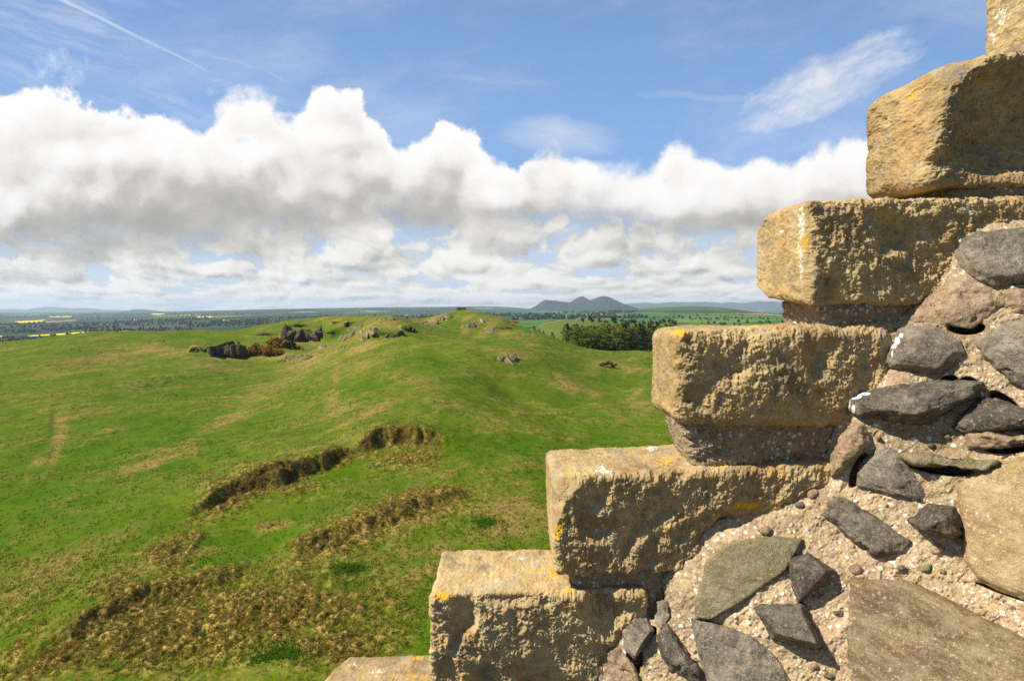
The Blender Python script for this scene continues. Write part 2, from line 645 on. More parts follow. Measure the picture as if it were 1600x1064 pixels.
_gu = np.linspace(-2.0, 2.05, 190)
_gw = np.linspace(W[0] - 0.1, W[-1] + 0.1, 230)
_gg = np.meshgrid(_gw, _gu, indexing='ij')
_HC = tps(_gg[1].ravel(), _gg[0].ravel()).reshape(_gg[0].shape)
H = cr_matrix(W, _gw) @ _HC @ cr_matrix(U, _gu).T          # (rows w, cols u)


def height(u, w):
    """bilinear height on the final grid"""
    u = np.atleast_1d(np.asarray(u, float)); w = np.atleast_1d(np.asarray(w, float))
    j = np.clip(np.searchsorted(U, u) - 1, 0, len(U) - 2)
    i = np.clip(np.searchsorted(W, w) - 1, 0, len(W) - 2)
    a = np.clip((u - U[j]) / (U[j + 1] - U[j]), 0, 1)
    b = np.clip((w - W[i]) / (W[i + 1] - W[i]), 0, 1)
    return (H[i, j] * (1 - a) + H[i, j + 1] * a) * (1 - b) + (H[i + 1, j] * (1 - a) + H[i + 1, j + 1] * a) * b


def hit(px, py, ymin=18.0, ymax=15000.0):
    """first point of the land along the sight line of a photo pixel"""
    u, t = dirp(px, py)
    w = np.linspace(math.log(ymin), math.log(ymax), 5000)
    Y = np.exp(w)
    z = height(np.full_like(w, u), w)
    below = np.nonzero(CZ + t * Y <= z)[0]
    if len(below) == 0:
        return None
    i = below[0]
    return np.array((u * Y[i], Y[i], z[i]))


def ground(x, y):
    return float(height(x / y, math.log(y))[0])


# --- banks of the old earthworks: polylines on the land; (amplitude, fall-off behind, steepness)
GW, GU = np.meshgrid(W, U, indexing='ij')
GY = np.exp(GW)
GX = GU * GY


def poly_sd(pts, x, y):
    """signed distance to a polyline (positive beyond it, away from the viewer) and position along it"""
    best = np.full(x.shape, 1e9)
    sgn = np.zeros(x.shape)
    along = np.zeros(x.shape)
    L = 0
    for a, b in zip(pts[:-1], pts[1:]):
        d = b - a
        l = np.hypot(*d)
        t = ((x - a[0]) * d[0] + (y - a[1]) * d[1]) / (l * l)
        tc = np.clip(t, 0, 1)
        r = np.hypot(x - a[0] - tc * d[0], y - a[1] - tc * d[1])
        m = r < best
        best[m] = r[m]
        sgn[m] = np.sign(d[0] * (y - a[1]) - d[1] * (x - a[0]))[m]
        along[m] = (L + tc * l)[m]
        L += l
    return best * sgn, along / L


BANKS = [
    ([(275, 822), (300, 805), (350, 782), (400, 765), (440, 752), (480, 738), (520, 722), (560, 706), (600, 693), (650, 690), (700, 694), (735, 699), (775, 708)], 2.5, 9.0, 2.0, 1.0),
    ([(425, 872), (470, 858), (520, 842), (570, 826), (620, 808), (670, 792), (720, 778), (790, 768)], 1.1, 4.0, 1.8, 0.8),
    ([(15, 1056), (80, 1012), (140, 970), (200, 946), (250, 936), (290, 930), (325, 912), (365, 898), (405, 884), (440, 878)], 1.2, 6.0, 1.3, 0.9),
    ([(262, 838), (285, 850), (292, 870), (296, 895), (290, 915)], 0.5, 1.2, 0.8, 0.6),
]
row0, row1 = int(np.searchsorted(W, math.log(22))), int(np.searchsorted(W, math.log(140)))
sub = (slice(row0, row1), slice(None))
TUSS = np.zeros_like(H)
BANKM = np.zeros_like(H)
_bx, _by = GX[sub], GY[sub]
_nz = fbm(p3(_bx.ravel(), _by.ravel()), 0.22, 3, seed=3).reshape(_bx.shape)
_nz2 = fbm(p3(_bx.ravel(), _by.ravel()), 0.9, 3, seed=13).reshape(_bx.shape)
_nz3 = fbm(p3(_bx.ravel(), _by.ravel()), 0.085, 2, seed=14).reshape(_bx.shape)
_base_H = H.copy()
for pts, amp, fall, steep, tus in BANKS:
    P2 = []
    for p in pts:
        h_ = hit(*p)
        P2.append(h_[:2])
    P2 = [np.array(p) for p in P2]
    sd, al = poly_sd(P2, _bx, _by)
    ends = sstep(0, 0.12, al) * sstep(1.0, 0.62, al)
    sdn = sd + _nz * 2.6 + _nz2 * 0.7
    amp = amp * (0.62 + 0.6 * sstep(-0.45, 0.30, _nz3))
    steep = steep * (1.0 + 0.8 * _nz3)
    if fall == 9.0:                                   # the upper scarp is broken by a grassy gap
        ends = ends * (1 - 0.55 * np.exp(-((al - 0.52 - 0.02 * _nz) / 0.03) ** 2))
    prof = sstep(-steep, steep * 0.25, sdn) * np.exp(-(np.clip(sdn, 0, None) / fall) ** 2)
    H[sub] += amp * ends * prof * (0.85 + 0.5 * _nz)
    TUSS[sub] = np.maximum(TUSS[sub], tus * ends * np.exp(-((sdn + 0.6) / 2.2) ** 2))
    BANKM[sub] = np.maximum(BANKM[sub], ends * np.exp(-((sdn + steep * 0.35) / (steep * 0.55)) ** 2) * amp / 2.0)

CRAGS = [
    ([(288, 548), (312, 551), (340, 556), (380, 562)], 3.6, 12.0, 0.9),
    ([(430, 526), (455, 532), (475, 533), (500, 532), (522, 529)], 4.2, 14.0, 0.9),
    ([(398, 523), (418, 525)], 1.5, 6.0, 0.8),
    ([(536, 509), (554, 511)], 2.0, 6.0, 0.8),
    ([(562, 526), (588, 527)], 2.4, 8.0, 1.0),
    ([(602, 526), (630, 527)], 1.6, 6.0, 1.0),
    ([(626, 515), (648, 517)], 2.2, 6.0, 1.0),
]
rc0, rc1 = int(np.searchsorted(W, math.log(150))), int(np.searchsorted(W, math.log(340)))
subc = (slice(rc0, rc1), slice(None))
_cx, _cy = GX[subc], GY[subc]
_cn = fbm(p3(_cx.ravel(), _cy.ravel()), 0.12, 3, seed=16).reshape(_cx.shape)
_addc = np.zeros_like(_cx)
for pts, amp, fall, steep in CRAGS:
    P2 = [np.array(hit(*p, 60)[:2]) for p in pts]
    sd, al = poly_sd(P2, _cx, _cy)
    sdn = sd + _cn * 2.2
    near_ = np.exp(-np.clip(np.abs(sd) / 25, 0, 9) ** 2)
    _addc = np.maximum(_addc, amp * near_ * sstep(0, 0.12, al) * sstep(1, 0.88, al) * sstep(-steep, steep * 0.3, sdn) * np.exp(-(np.clip(sdn, 0, None) / fall) ** 2) * (0.8 + 0.7 * _cn))
H[subc] += _addc

# pixel position of every vertex of the smooth land: where the photograph shows what grows on it
VT = (_base_H - CZ) / GY
VPX, VPY = topix(GU, VT)


def blobmask(items, soft=1.0):
    m = np.zeros_like(H)
    for px, py, rx, ry, ang, s in items:
        a = R(ang)
        box = (np.abs(VPX - px) < 3 * max(rx, ry)) & (np.abs(VPY - py) < 3 * max(rx, ry)) & (GW < math.log(430))
        dx, dy = VPX[box] - px, VPY[box] - py
        p = dx * math.cos(a) + dy * math.sin(a)
        q = dy * math.cos(a) - dx * math.sin(a)
        m[box] = np.maximum(m[box], s * np.exp(-((p / rx) ** 2 + (q / ry) ** 2)))
    return m


near = slice(0, W_NEAR + 1)
PX3 = p3(GX[near].ravel(), GY[near].ravel())
shp = GX[near].shape
nA = fbm(PX3, 1 / 45., 3, seed=1).reshape(shp)
nB = fbm(PX3, 1 / 12., 4, seed=2).reshape(shp)
nC = fbm(PX3, 1 / 2.6, 4, seed=5).reshape(shp)
ca, sa = math.cos(R(58)), math.sin(R(58))
_str = np.stack(((GX[near] * ca + GY[near] * sa).ravel() / 26, (GY[near] * ca - GX[near] * sa).ravel() / 6, np.zeros(GX[near].size)), -1)
nS = fbm(_str, 1.0, 5, 0.55, seed=8).reshape(shp)

tussock = np.maximum(TUSS[near], blobmask([
    (430, 960, 190, 52, -6, 1.0), (250, 1000, 210, 60, -8, 0.95), (520, 1010, 120, 60, 5, 0.75), (90, 1030, 140, 50, -15, 0.85), (640, 800, 120, 28, -16, 0.8), (540, 845, 110, 22, -15, 0.8),
    (420, 822, 30, 9, -5, 0.85), (640, 720, 70, 22, -8, 0.7), (480, 760, 60, 22, -18, 0.8), (350, 790, 70, 20, -22, 0.9), (590, 950, 60, 40, 0, 0.5), (260, 865, 40, 25, -40, 0.8),
    (170, 930, 60, 25, -30, 0.5), (770, 740, 45, 22, 20, 0.3), (520, 890, 70, 15, -5, 0.45), (40, 980, 60, 30, -10, 0.4)])[near])
tussock *= sstep(-0.55, 0.25, nB + 0.6 * nC + 0.75 * (tussock - 0.35))
tussock *= sstep(150, 100, GY[near])
green = blobmask([(540, 888, 30, 10, 0, 1.0), (760, 817, 30, 12, -10, 1.0), (440, 1022, 42, 15, 0, 0.9), (470, 838, 60, 13, -14, 0.55), (370, 880, 50, 14, -12, 0.7), (520, 752, 30, 14, -10, 0.6),
                  (250, 950, 70, 10, -18, 0.6), (150, 800, 120, 40, -25, 0.3), (560, 780, 90, 14, -14, 0.5), (820, 700, 50, 20, 15, 0.4), (310, 850, 40, 10, -10, 0.5), (720, 900, 80, 30, 0, 0.25),
                  (250, 690, 120, 50, -10, 0.35), (80, 790, 100, 50, -15, 0.45), (690, 980, 60, 50, 0, 0.25)])[near]
dry = blobmask([
    (245, 715, 60, 16, -28, 0.7), (300, 690, 70, 14, -28, 0.6), (350, 655, 60, 12, -30, 0.6), (210, 735, 40, 14, -25, 0.5), (480, 565, 60, 16, -25, 0.6), (430, 600, 70, 14, -25, 0.45), (518, 622, 11, 24, 14, 0.6), (527, 585, 12, 22, 8, 0.5),
    (90, 690, 9, 32, 18, 0.9), (60, 720, 18, 6, -30, 0.7), (95, 660, 14, 9, 0, 0.8), (160, 560, 90, 9, -10, 0.55), (250, 545, 60, 10, 5, 0.5), (430, 558, 60, 6, -3, 0.7), (330, 575, 60, 8, 0, 0.3),
    (560, 575, 50, 14, -20, 0.4), (640, 590, 60, 12, 10, 0.3), (735, 512, 16, 5, -25, 0.9), (760, 515, 26, 7, -35, 0.9), (790, 520, 20, 5, 10, 0.6), (730, 497, 12, 4, -20, 0.6), (800, 555, 30, 8, 5, 0.6),
    (890, 602, 36, 9, 5, 0.6), (1000, 640, 26, 12, 25, 0.6), (980, 660, 30, 8, 30, 0.4), (960, 570, 40, 9, 10, 0.4), (790, 820, 50, 16, 20, 0.6), (800, 790, 40, 18, 30, 0.5), (640, 900, 50, 18, -8, 0.5),
    (80, 880, 110, 28, -25, 0.6), (150, 850, 90, 16, -28, 0.5), (40, 930, 90, 24, -20, 0.6), (200, 900, 60, 30, -30, 0.6), (300, 860, 50, 22, -35, 0.6), (380, 740, 90, 12, -24, 0.45), (290, 770, 90, 12, -24, 0.4),
    (450, 720, 100, 10, -22, 0.3), (560, 520, 40, 9, -30, 0.6), (600, 505, 40, 8, 10, 0.6), (575, 540, 30, 8, -15, 0.5), (470, 535, 50, 9, 10, 0.5), (680, 498, 20, 6, -30, 0.8), (470, 880, 60, 10, -8, 0.3),
    (430, 820, 30, 8, -5, 0.8), (660, 860, 60, 12, -10, 0.4), (380, 640, 50, 12, -35, 0.4), (560, 650, 120, 20, 0, 0.2), (720, 640, 80, 12, 15, 0.25), (520, 500, 20, 8, 0, 0.3)])[near]
path = blobmask([(640, 542, 40, 6, -10, 0.7), (700, 552, 30, 6, 18, 0.8), (745, 572, 36, 7, 28, 0.85), (790, 600, 40, 8, 30, 0.8), (840, 632, 45, 9, 30, 0.65), (890, 665, 45, 10, 28, 0.5), (700, 540, 70, 8, 5, 0.5)])[near]
track = blobmask([(80, 660, 5, 26, 8, 0.8), (82, 700, 5, 16, 30, 0.7)])[near]
hoof = blobmask([(250, 600, 55, 7, -7, 0.9), (110, 575, 50, 8, -12, 0.5), (330, 590, 50, 7, -8, 0.5), (380, 580, 40, 6, -4, 0.4), (140, 640, 30, 6, -10, 0.4), (120, 562, 60, 9, -15, 0.4)])[near]

# --- relief of the grass itself
far_fade = sstep(400, 60, GY[near])
dz = nB * 0.55 * sstep(25, 80, GY[near]) + nA * (1.5 + 1.6 * sstep(60, 110, GY[near]) * sstep(230, 170, GY[near])) * sstep(60, 140, GY[near]) * sstep(420, 330, GY[near])
_ti = (GY[near] > 24) & (GY[near] < 145) & (np.abs(GU[near]) < 1.15)
tb = np.zeros(shp)
q_ = p3(GX[near][_ti], GY[near][_ti])
q_ = q_ + 0.25 * np.stack((perlin(q_ * 1.3 + 5), perlin(q_ * 1.3 + 55), np.zeros(len(q_))), -1)
w1 = worley(q_, 1 / 0.95, 1)
w2 = worley(q_, 1 / 0.42, 2)
fine = fbm(q_, 3.0, 3, 0.6, seed=4)
bumps = np.clip(1.05 - w1 * 1.25, 0, 1) ** 0.8 * 0.75 + np.clip(1.0 - w2 * 1.2, 0, 1) * 0.28 + fine * 0.22
tb[_ti] = bumps
dz += tussock * tb * (0.74 + 0.25 * nC) * (1 - 0.55 * np.clip(BANKM[near], 0, 1))
dz += (1 - tussock) * nC * 0.055 * far_fade
fine_all = np.zeros(shp); fine_all[_ti] = fine
dz += (1 - tussock) * fine_all * 0.035
_gi = (GY[near] > 45) & (GY[near] < 330) & (np.abs(GU[near]) < 1.15)
_q = p3(GX[near][_gi], GY[near][_gi])
_cl = np.clip(0.9 - worley(_q + 0.5 * np.stack((perlin(_q * 0.6 + 5), perlin(_q * 0.6 + 55), np.zeros(len(_q))), -1), 1 / 2.3, 6), 0, 1)
clump = np.zeros(shp)
clump[_gi] = _cl
clump_m = sstep(-0.35, 0.45, nB + 0.5 * nA + 0.4 * nC)
dz += (1 - tussock) * clump * clump_m * 0.34 * sstep(40, 90, GY[near]) * sstep(340, 250, GY[near])
dz -= hoof * np.clip(nC, 0, 1) * 0.9
H[near] += dz
# tussock tips are straw, their feet green
straw = np.clip(tussock * (0.25 + 1.15 * tb + 0.4 * nB), 0, 1)
dryness = np.clip(dry * (0.55 + 1.5 * (nS + nC * 0.7 + 0.28)) + sstep(0.0, 0.6, nS + 0.3 * nB + 0.3 * nC) * 0.48, 0, 1)
dryness = np.clip(dryness - green * 0.7, 0, 1)
bank = BANKM[near] * sstep(-0.3, 0.3, nC + 0.5 * nB)

MASK = np.stack((dryness, straw, green, np.clip(bank, 0, 1)), -1).reshape(-1, 4)
dryness = np.clip(dryness + 0.55 * clump * clump_m * sstep(0.1, 0.5, clump), 0, 1)
MASK[:, 0] = dryness.ravel()
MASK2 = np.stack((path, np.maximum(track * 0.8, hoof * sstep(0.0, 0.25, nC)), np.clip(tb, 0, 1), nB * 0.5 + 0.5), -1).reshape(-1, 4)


def mat_pasture():
    m, N, b = new_mat("pasture_grass")
    g = N.new('ShaderNodeNewGeometry')
    pos = g.outputs['Position']
    a = N.attr('mask')
    sc_ = N.new('ShaderNodeSeparateColor')
    N.put(a.outputs['Color'], sc_.inputs[0])
    dr, st, gr = (N.e(o) for o in sc_.outputs)
    bk = N.e(a.outputs['Alpha'])
    a2 = N.attr('mask2')
    sc2 = N.new('ShaderNodeSeparateColor')
    N.put(a2.outputs['Color'], sc2.inputs[0])
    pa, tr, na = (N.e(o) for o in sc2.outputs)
    nb = N.e(a2.outputs['Alpha'])
    n_big = N.noise(pos, 0.11, 6, 0.62)
    n_mid = N.noise(pos, 0.9, 5, 0.65)
    n_fine = N.noise(pos, 6.0, 4, 0.7)
    n_3 = N.noise(pos, 0.32, 4, 0.65)
    base = N.ramp(N.con(n_big * 0.34 + n_3 * 0.26 + n_mid * 0.24 + n_fine * 0.16, 2.3), [(0.08, (0.022, 0.053, 0.002)), (0.36, (0.047, 0.094, 0.003)), (0.62, (0.080, 0.120, 0.006)), (0.95, (0.142, 0.130, 0.018))])
    c = N.mix((gr * (n_mid + 0.5)).clamp(), base, (0.030, 0.098, 0.004))
    c = N.mix((pa * 0.6 * (n_mid + 0.5)).clamp(), c, (0.150, 0.180, 0.014))
    drc = N.ramp(n_fine * 0.7 + n_mid * 0.3, [(0.3, (0.135, 0.105, 0.022)), (0.6, (0.26, 0.185, 0.055)), (0.8, (0.36, 0.27, 0.10))])
    c = N.mix((dr * (n_fine * 1.2 + n_mid * 1.3 - 0.1)).clamp(), c, drc)
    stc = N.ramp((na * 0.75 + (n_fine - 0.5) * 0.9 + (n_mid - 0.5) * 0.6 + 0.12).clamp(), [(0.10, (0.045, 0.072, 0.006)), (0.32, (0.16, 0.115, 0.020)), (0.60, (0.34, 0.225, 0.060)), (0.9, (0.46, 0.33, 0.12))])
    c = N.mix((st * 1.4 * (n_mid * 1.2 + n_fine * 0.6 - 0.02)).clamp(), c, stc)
    c = N.mix((bk * (n_mid * 1.6 + n_fine * 0.6 - 0.2)).clamp(), c, N.ramp(n_mid, [(0.35, (0.030, 0.024, 0.008)), (0.65, (0.11, 0.072, 0.020))]))  # dark scarp faces: dead bracken, plus overhang shade painted into the colour
    c = N.mix((tr * 0.7).clamp(), c, (0.020, 0.035, 0.004))
    # daisies
    dz_ = N.voro(pos, 2.2, 'F1', dim='3D')
    spot = dz_.ss(0.10, 0.05) * n_big.ss(0.55, 0.7)
    c = N.mix(spot * 0.6, c, (0.7, 0.7, 0.6))
    N.put(c, b.inputs['Base Color'])
    b.inputs['Roughness'].default_value = 1.0
    b.inputs['Specular IOR Level'].default_value = 0.03
    bn = N.bump(n_fine * 0.6 + n_mid * 0.9, 0.55, 0.22)
    N.put(bn, b.inputs['Normal'])
    return m


def mat_plain():
    """patchwork of fields beyond the hill"""
    m, N, b = new_mat("plain_fields")
    g = N.new('ShaderNodeNewGeometry')
    pos = g.outputs['Position']
    x, y, z = N.sep(pos)
    w1 = N.noise(pos, 0.0016, 3, 0.5, color=True)
    wr, wg, _ = N.sep(w1)
    q = N.xyz(x * 0.9 + y * 0.25 + (wr - 0.5) * 260, y * 0.85 - x * 0.3 + (wg - 0.5) * 260)
    cell = N.voro(q, 1 / 300.0, 'F1', out='Color', dim='2D')
    edge = N.voro(q, 1 / 300.0, 'DISTANCE_TO_EDGE', dim='2D')
    r_, g_, b_ = N.sep(cell)
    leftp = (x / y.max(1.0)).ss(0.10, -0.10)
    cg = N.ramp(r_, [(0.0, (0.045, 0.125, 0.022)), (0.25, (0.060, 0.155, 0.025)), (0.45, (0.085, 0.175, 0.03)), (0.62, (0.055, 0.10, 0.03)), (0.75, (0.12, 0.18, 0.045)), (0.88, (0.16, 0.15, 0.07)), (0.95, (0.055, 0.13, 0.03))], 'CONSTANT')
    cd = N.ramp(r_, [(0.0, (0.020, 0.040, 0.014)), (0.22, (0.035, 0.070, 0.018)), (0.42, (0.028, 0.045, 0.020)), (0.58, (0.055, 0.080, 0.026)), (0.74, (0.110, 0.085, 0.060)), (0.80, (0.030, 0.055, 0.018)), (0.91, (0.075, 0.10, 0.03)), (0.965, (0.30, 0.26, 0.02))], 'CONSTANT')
    c = N.mix(leftp, cg, cd)  # cloud shadow on the left plain is painted in as darker field colours
    nn = N.noise(pos, 0.012, 5, 0.6)
    c = N.mix((nn - 0.35) * 0.7, c, (0.03, 0.05, 0.015))
    hedge = (edge + (nn - 0.5) * 0.05).ss(0.05, 0.02)
    c = N.mix(hedge * 0.85, c, (0.018, 0.030, 0.010))
    wood = N.noise(N.xyz(x, y * 0.55), 0.0021, 5, 0.55).ss(0.55, 0.60) * (0.35 + 0.65 * leftp) * y.ss(1500, 2600)
    c = N.mix(wood * 0.9, c, (0.016, 0.026, 0.012))
    rough = (y.ss(1000, 700)) * (1.0 - leftp)
    c = N.mix(rough * 0.7, c, N.ramp(nn, [(0.3, (0.085, 0.105, 0.02)), (0.7, (0.16, 0.15, 0.035))]))
    N.put(c, b.inputs['Base Color'])
    b.inputs['Roughness'].default_value = 1.0
    b.inputs['Specular IOR Level'].default_value = 0.02
    return m


# far relief: gentle
_fp = p3(GX[W_NEAR:].ravel(), GY[W_NEAR:].ravel())
H[W_NEAR:] += (fbm(_fp, 1 / 900., 4, seed=9) * 9).reshape(GX[W_NEAR:].shape) * sstep(700, 2500, GY[W_NEAR:]) * (1 - 0.75 * sstep(-0.02, 0.08, GU[W_NEAR:]) * sstep(2500, 5000, GY[W_NEAR:]))


def grid_faces(nr, nc):
    i = np.arange(nr * nc).reshape(nr, nc)
    return np.stack((i[:-1, :-1], i[:-1, 1:], i[1:, 1:], i[1:, :-1]), -1).reshape(-1, 4)


V = np.stack((GX, GY, H), -1)
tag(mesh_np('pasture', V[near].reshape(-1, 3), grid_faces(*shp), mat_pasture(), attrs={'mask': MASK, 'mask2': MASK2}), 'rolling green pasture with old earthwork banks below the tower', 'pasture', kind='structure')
sh2 = GX[W_NEAR:].shape
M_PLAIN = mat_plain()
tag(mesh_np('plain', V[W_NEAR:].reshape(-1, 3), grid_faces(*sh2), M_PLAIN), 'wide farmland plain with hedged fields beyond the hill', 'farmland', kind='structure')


# ================================================================= STONE MATERIALS
def mat_sandstone():
    m, N, b = new_mat("sandstone")
    tc = N.new('ShaderNodeNewGeometry')
    pos = tc.outputs['Position']
    a = N.attr('mask')
    sc_ = N.new('ShaderNodeSeparateColor')
    N.put(a.outputs['Color'], sc_.inputs[0])
    yl, wh, gy = (N.e(o) for o in sc_.outputs)
    n1 = N.noise(pos, 5.0, 6, 0.6)
    n2 = N.noise(pos, 38.0, 6, 0.65)
    n3 = N.noise(pos, 260.0, 3, 0.6)
    oi = N.new('ShaderNodeObjectInfo')
    rnd = N.e(oi.outputs['Random'])
    px_, py_, pz_ = N.sep(pos)
    bed = N.noise(N.xyz(px_ * 0.35, py_ * 0.35, pz_ + px_ * 0.12), 42.0, 5, 0.6)
    c = N.ramp(N.con(n1 * 0.34 + n2 * 0.30 + n3 * 0.16 + bed * 0.20 + (rnd - 0.5) * 0.09, 2.4), [(0.10, (0.165, 0.105, 0.047)), (0.40, (0.335, 0.230, 0.105)), (0.65, (0.465, 0.335, 0.163)), (0.94, (0.58, 0.455, 0.26))])
    # iron stain and grey weathering
    n4 = N.noise(pos, 9.0, 5, 0.6, dist=0.6)
    c = N.mix(n4.ss(0.52, 0.72) * 0.6, c, (0.33, 0.175, 0.045))
    n7 = N.noise(pos, 7.0, 6, 0.7, dist=0.5)
    c = N.mix(n7.ss(0.54, 0.66) * 0.55, c, (0.145, 0.105, 0.058))
    n5 = N.noise(pos, 14.0, 6, 0.7)
    c = N.mix((n5.ss(0.50, 0.66) * (0.25 + gy * 0.8)).clamp() * 0.8, c, (0.20, 0.185, 0.145))
    n6 = N.noise(pos, 120.0, 3, 0.7)
    c = N.mix(n6.ss(0.60, 0.70) * 0.6, c, (0.13, 0.085, 0.04))
    # lichens
    spk = N.noise(pos, 75.0, 5, 0.7)
    c = N.mix((wh * 0.75 + (spk - 0.5) * 2.4).ss(0.42, 0.62) * (wh * 6.0).clamp() * 0.8, c, (0.62, 0.60, 0.52))
    c = N.mix((yl * 0.9 + (spk - 0.5) * 2.2).ss(0.42, 0.62) * (yl * 6.0).clamp() * 0.9, c, N.ramp(n3, [(0.3, (0.52, 0.25, 0.012)), (0.7, (0.66, 0.38, 0.03))]))
    upz = N.sep(tc.outputs['Normal'])[2].max(0.0)
    lf = N.noise(pos, 24.0, 6, 0.72) + upz * 0.035
    c = N.mix(lf.ss(0.645, 0.70) * 0.75, c, (0.52, 0.29, 0.03))
    gl = N.noise(pos, 17.0, 6, 0.70, dist=0.3) + upz * 0.05
    c = N.mix(gl.ss(0.60, 0.66) * 0.55, c, (0.30, 0.285, 0.225))
    wf = N.noise(pos, 52.0, 4, 0.7)
    c = N.mix(wf.ss(0.69, 0.74) * 0.6, c, (0.60, 0.58, 0.52))
    N.put(c, b.inputs['Base Color'])
    b.inputs['Roughness'].default_value = 0.95
    N.put(N.bump(n3 * 0.5 + n6 * 0.8, 0.45, 0.003), b.inputs['Normal'])
    return m


def mat_mortar(name, dark=0.0):
    m, N, b = new_mat(name)
    g = N.new('ShaderNodeNewGeometry')
    pos = g.outputs['Position']
    n1 = N.noise(pos, 6.0, 5, 0.6)
    n2 = N.noise(pos, 60.0, 5, 0.65)
    n3 = N.noise(pos, 300.0, 3, 0.6)
    c = N.ramp(N.con(n1 * 0.35 + n2 * 0.38 + n3 * 0.27, 2.3), [(0.15, (0.14, 0.096, 0.052)), (0.45, (0.32, 0.230, 0.132)), (0.65, (0.43, 0.322, 0.196)), (0.9, (0.54, 0.43, 0.29))])
    pink = N.noise(pos, 11.0, 4, 0.5)
    c = N.mix(pink.ss(0.48, 0.70) * 0.4, c, (0.42, 0.285, 0.185))
    dirt = N.noise(pos, 3.6, 6, 0.68, dist=0.5)
    c = N.mix(dirt.ss(0.50, 0.66) * 0.55, c, (0.20, 0.145, 0.075))
    yel = N.noise(pos, 8.0, 4, 0.6, dist=0.8)
    c = N.mix(yel.ss(0.55, 0.72) * 0.55, c, (0.46, 0.36, 0.17))
    wv = N.new('ShaderNodeVectorMath')
    wv.operation = 'MULTIPLY_ADD'
    N.put(N.noise(pos, 120.0, 3, 0.6, color=True), wv.inputs[0])
    wv.inputs[1].default_value = (0.014, 0.014, 0.014)
    N.put(pos, wv.inputs[2])
    pos2 = wv.outputs[0]
    chips = N.voro(pos2, 62.0, 'F1')
    cc = N.voro(pos2, 62.0, 'F1', out='Color')
    cr, cg, cb = N.sep(cc)
    sel = cr.ss(0.72, 0.76) * chips.ss(0.46, 0.36)
    c = N.mix(sel * 0.75, c, N.ramp(cg, [(0.0, (0.66, 0.60, 0.52)), (0.6, (0.50, 0.44, 0.36)), (0.85, (0.30, 0.13, 0.06)), (0.95, (0.08, 0.07, 0.06))], 'CONSTANT'))
    ch2 = N.voro(pos2, 150.0, 'F1')
    c2r, c2g, _ = N.sep(N.voro(pos2, 150.0, 'F1', out='Color'))
    c = N.mix(c2r.ss(0.70, 0.74) * ch2.ss(0.5, 0.4) * 0.6, c, N.ramp(c2g, [(0.0, (0.68, 0.63, 0.55)), (0.5, (0.16, 0.11, 0.07)), (0.75, (0.36, 0.22, 0.12))], 'CONSTANT'))
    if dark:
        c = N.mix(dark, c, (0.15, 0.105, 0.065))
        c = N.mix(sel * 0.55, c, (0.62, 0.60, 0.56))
    lf = N.noise(pos, 26.0, 5, 0.7)
    c = N.mix(lf.ss(0.67, 0.73) * 0.65, c, (0.50, 0.28, 0.03))
    N.put(c, b.inputs['Base Color'])
    b.inputs['Roughness'].default_value = 0.97
    N.put(N.bump(n3 * 0.6 + n2 * 0.5 + sel * 0.4, 0.6, 0.005), b.inputs['Normal'])
    return m


def mat_rock(name, c0, c1, c2, spot=(0.5, 0.48, 0.42), lichen=0.0, grain=1.0, scale=1.0, streak=None, turf=0.0):
    m, N, b = new_mat(name)
    g = N.new('ShaderNodeNewGeometry')
    pos = g.outputs['Position']
    a = N.attr('white')
    wh = N.e(a.outputs['Fac'])
    if streak:
        n = N.new('ShaderNodeVectorMath')
        n.operation = 'MULTIPLY'
        N.put(pos, n.inputs[0])
        n.inputs[1].default_value = streak
        sp = n.outputs[0]
    else:
        sp = pos
    n1 = N.noise(sp, 7.0 * scale, 6, 0.62)
    n2 = N.noise(sp, 34.0 * scale, 7, 0.74)
    n3 = N.noise(pos, 330.0 * scale, 3, 0.6)
    c = N.ramp(N.con(n1 * 0.34 + n2 * 0.42 + n3 * 0.24, 3.6), [(0.08, c0), (0.5, c1), (0.92, c2)])
    sp_ = N.noise(pos, 120.0 * scale, 4, 0.72)
    c = N.mix(sp_.ss(0.57, 0.66) * 0.7, c, spot)
    c = N.mix(sp_.ss(0.42, 0.33) * 0.6, c, c0)
    lf = N.noise(pos, 22.0 * scale, 5, 0.65)
    if lichen:
        c = N.mix((lf + (n2 - 0.5) * 0.3).ss(0.60, 0.70) * lichen, c, (0.46, 0.24, 0.045))
    patch = N.noise(pos, 12.0 * scale, 6, 0.68, dist=0.4)
    c = N.mix(patch.ss(0.54, 0.62) * 0.40, c, c2)
    c = N.mix((wh + (n2 - 0.5) * 1.3).ss(0.52, 0.62) * (wh * 5.0).clamp(), c, (0.82, 0.82, 0.80))
    N.put(c, b.inputs['Base Color'])
    b.inputs['Roughness'].default_value = 0.62 if scale > 0.5 else 0.95
    b.inputs['Specular IOR Level'].default_value = 0.4 if scale > 0.5 else 0.05
    if turf:
        g2 = N.sep(g.outputs['Normal'])[2]
        c = N.mix((g2 + (n2 - 0.5) * 0.9).ss(0.62, 0.80) * turf, c, N.ramp(n2, [(0.35, (0.055, 0.085, 0.010)), (0.65, (0.14, 0.125, 0.03))]))
        N.put(c, b.inputs['Base Color'])
    N.put(N.bump(n3 * 0.5 + n2 * 1.0 + sp_ * 0.4, 1.0, 0.007 / scale), b.inputs['Normal'])
    return m


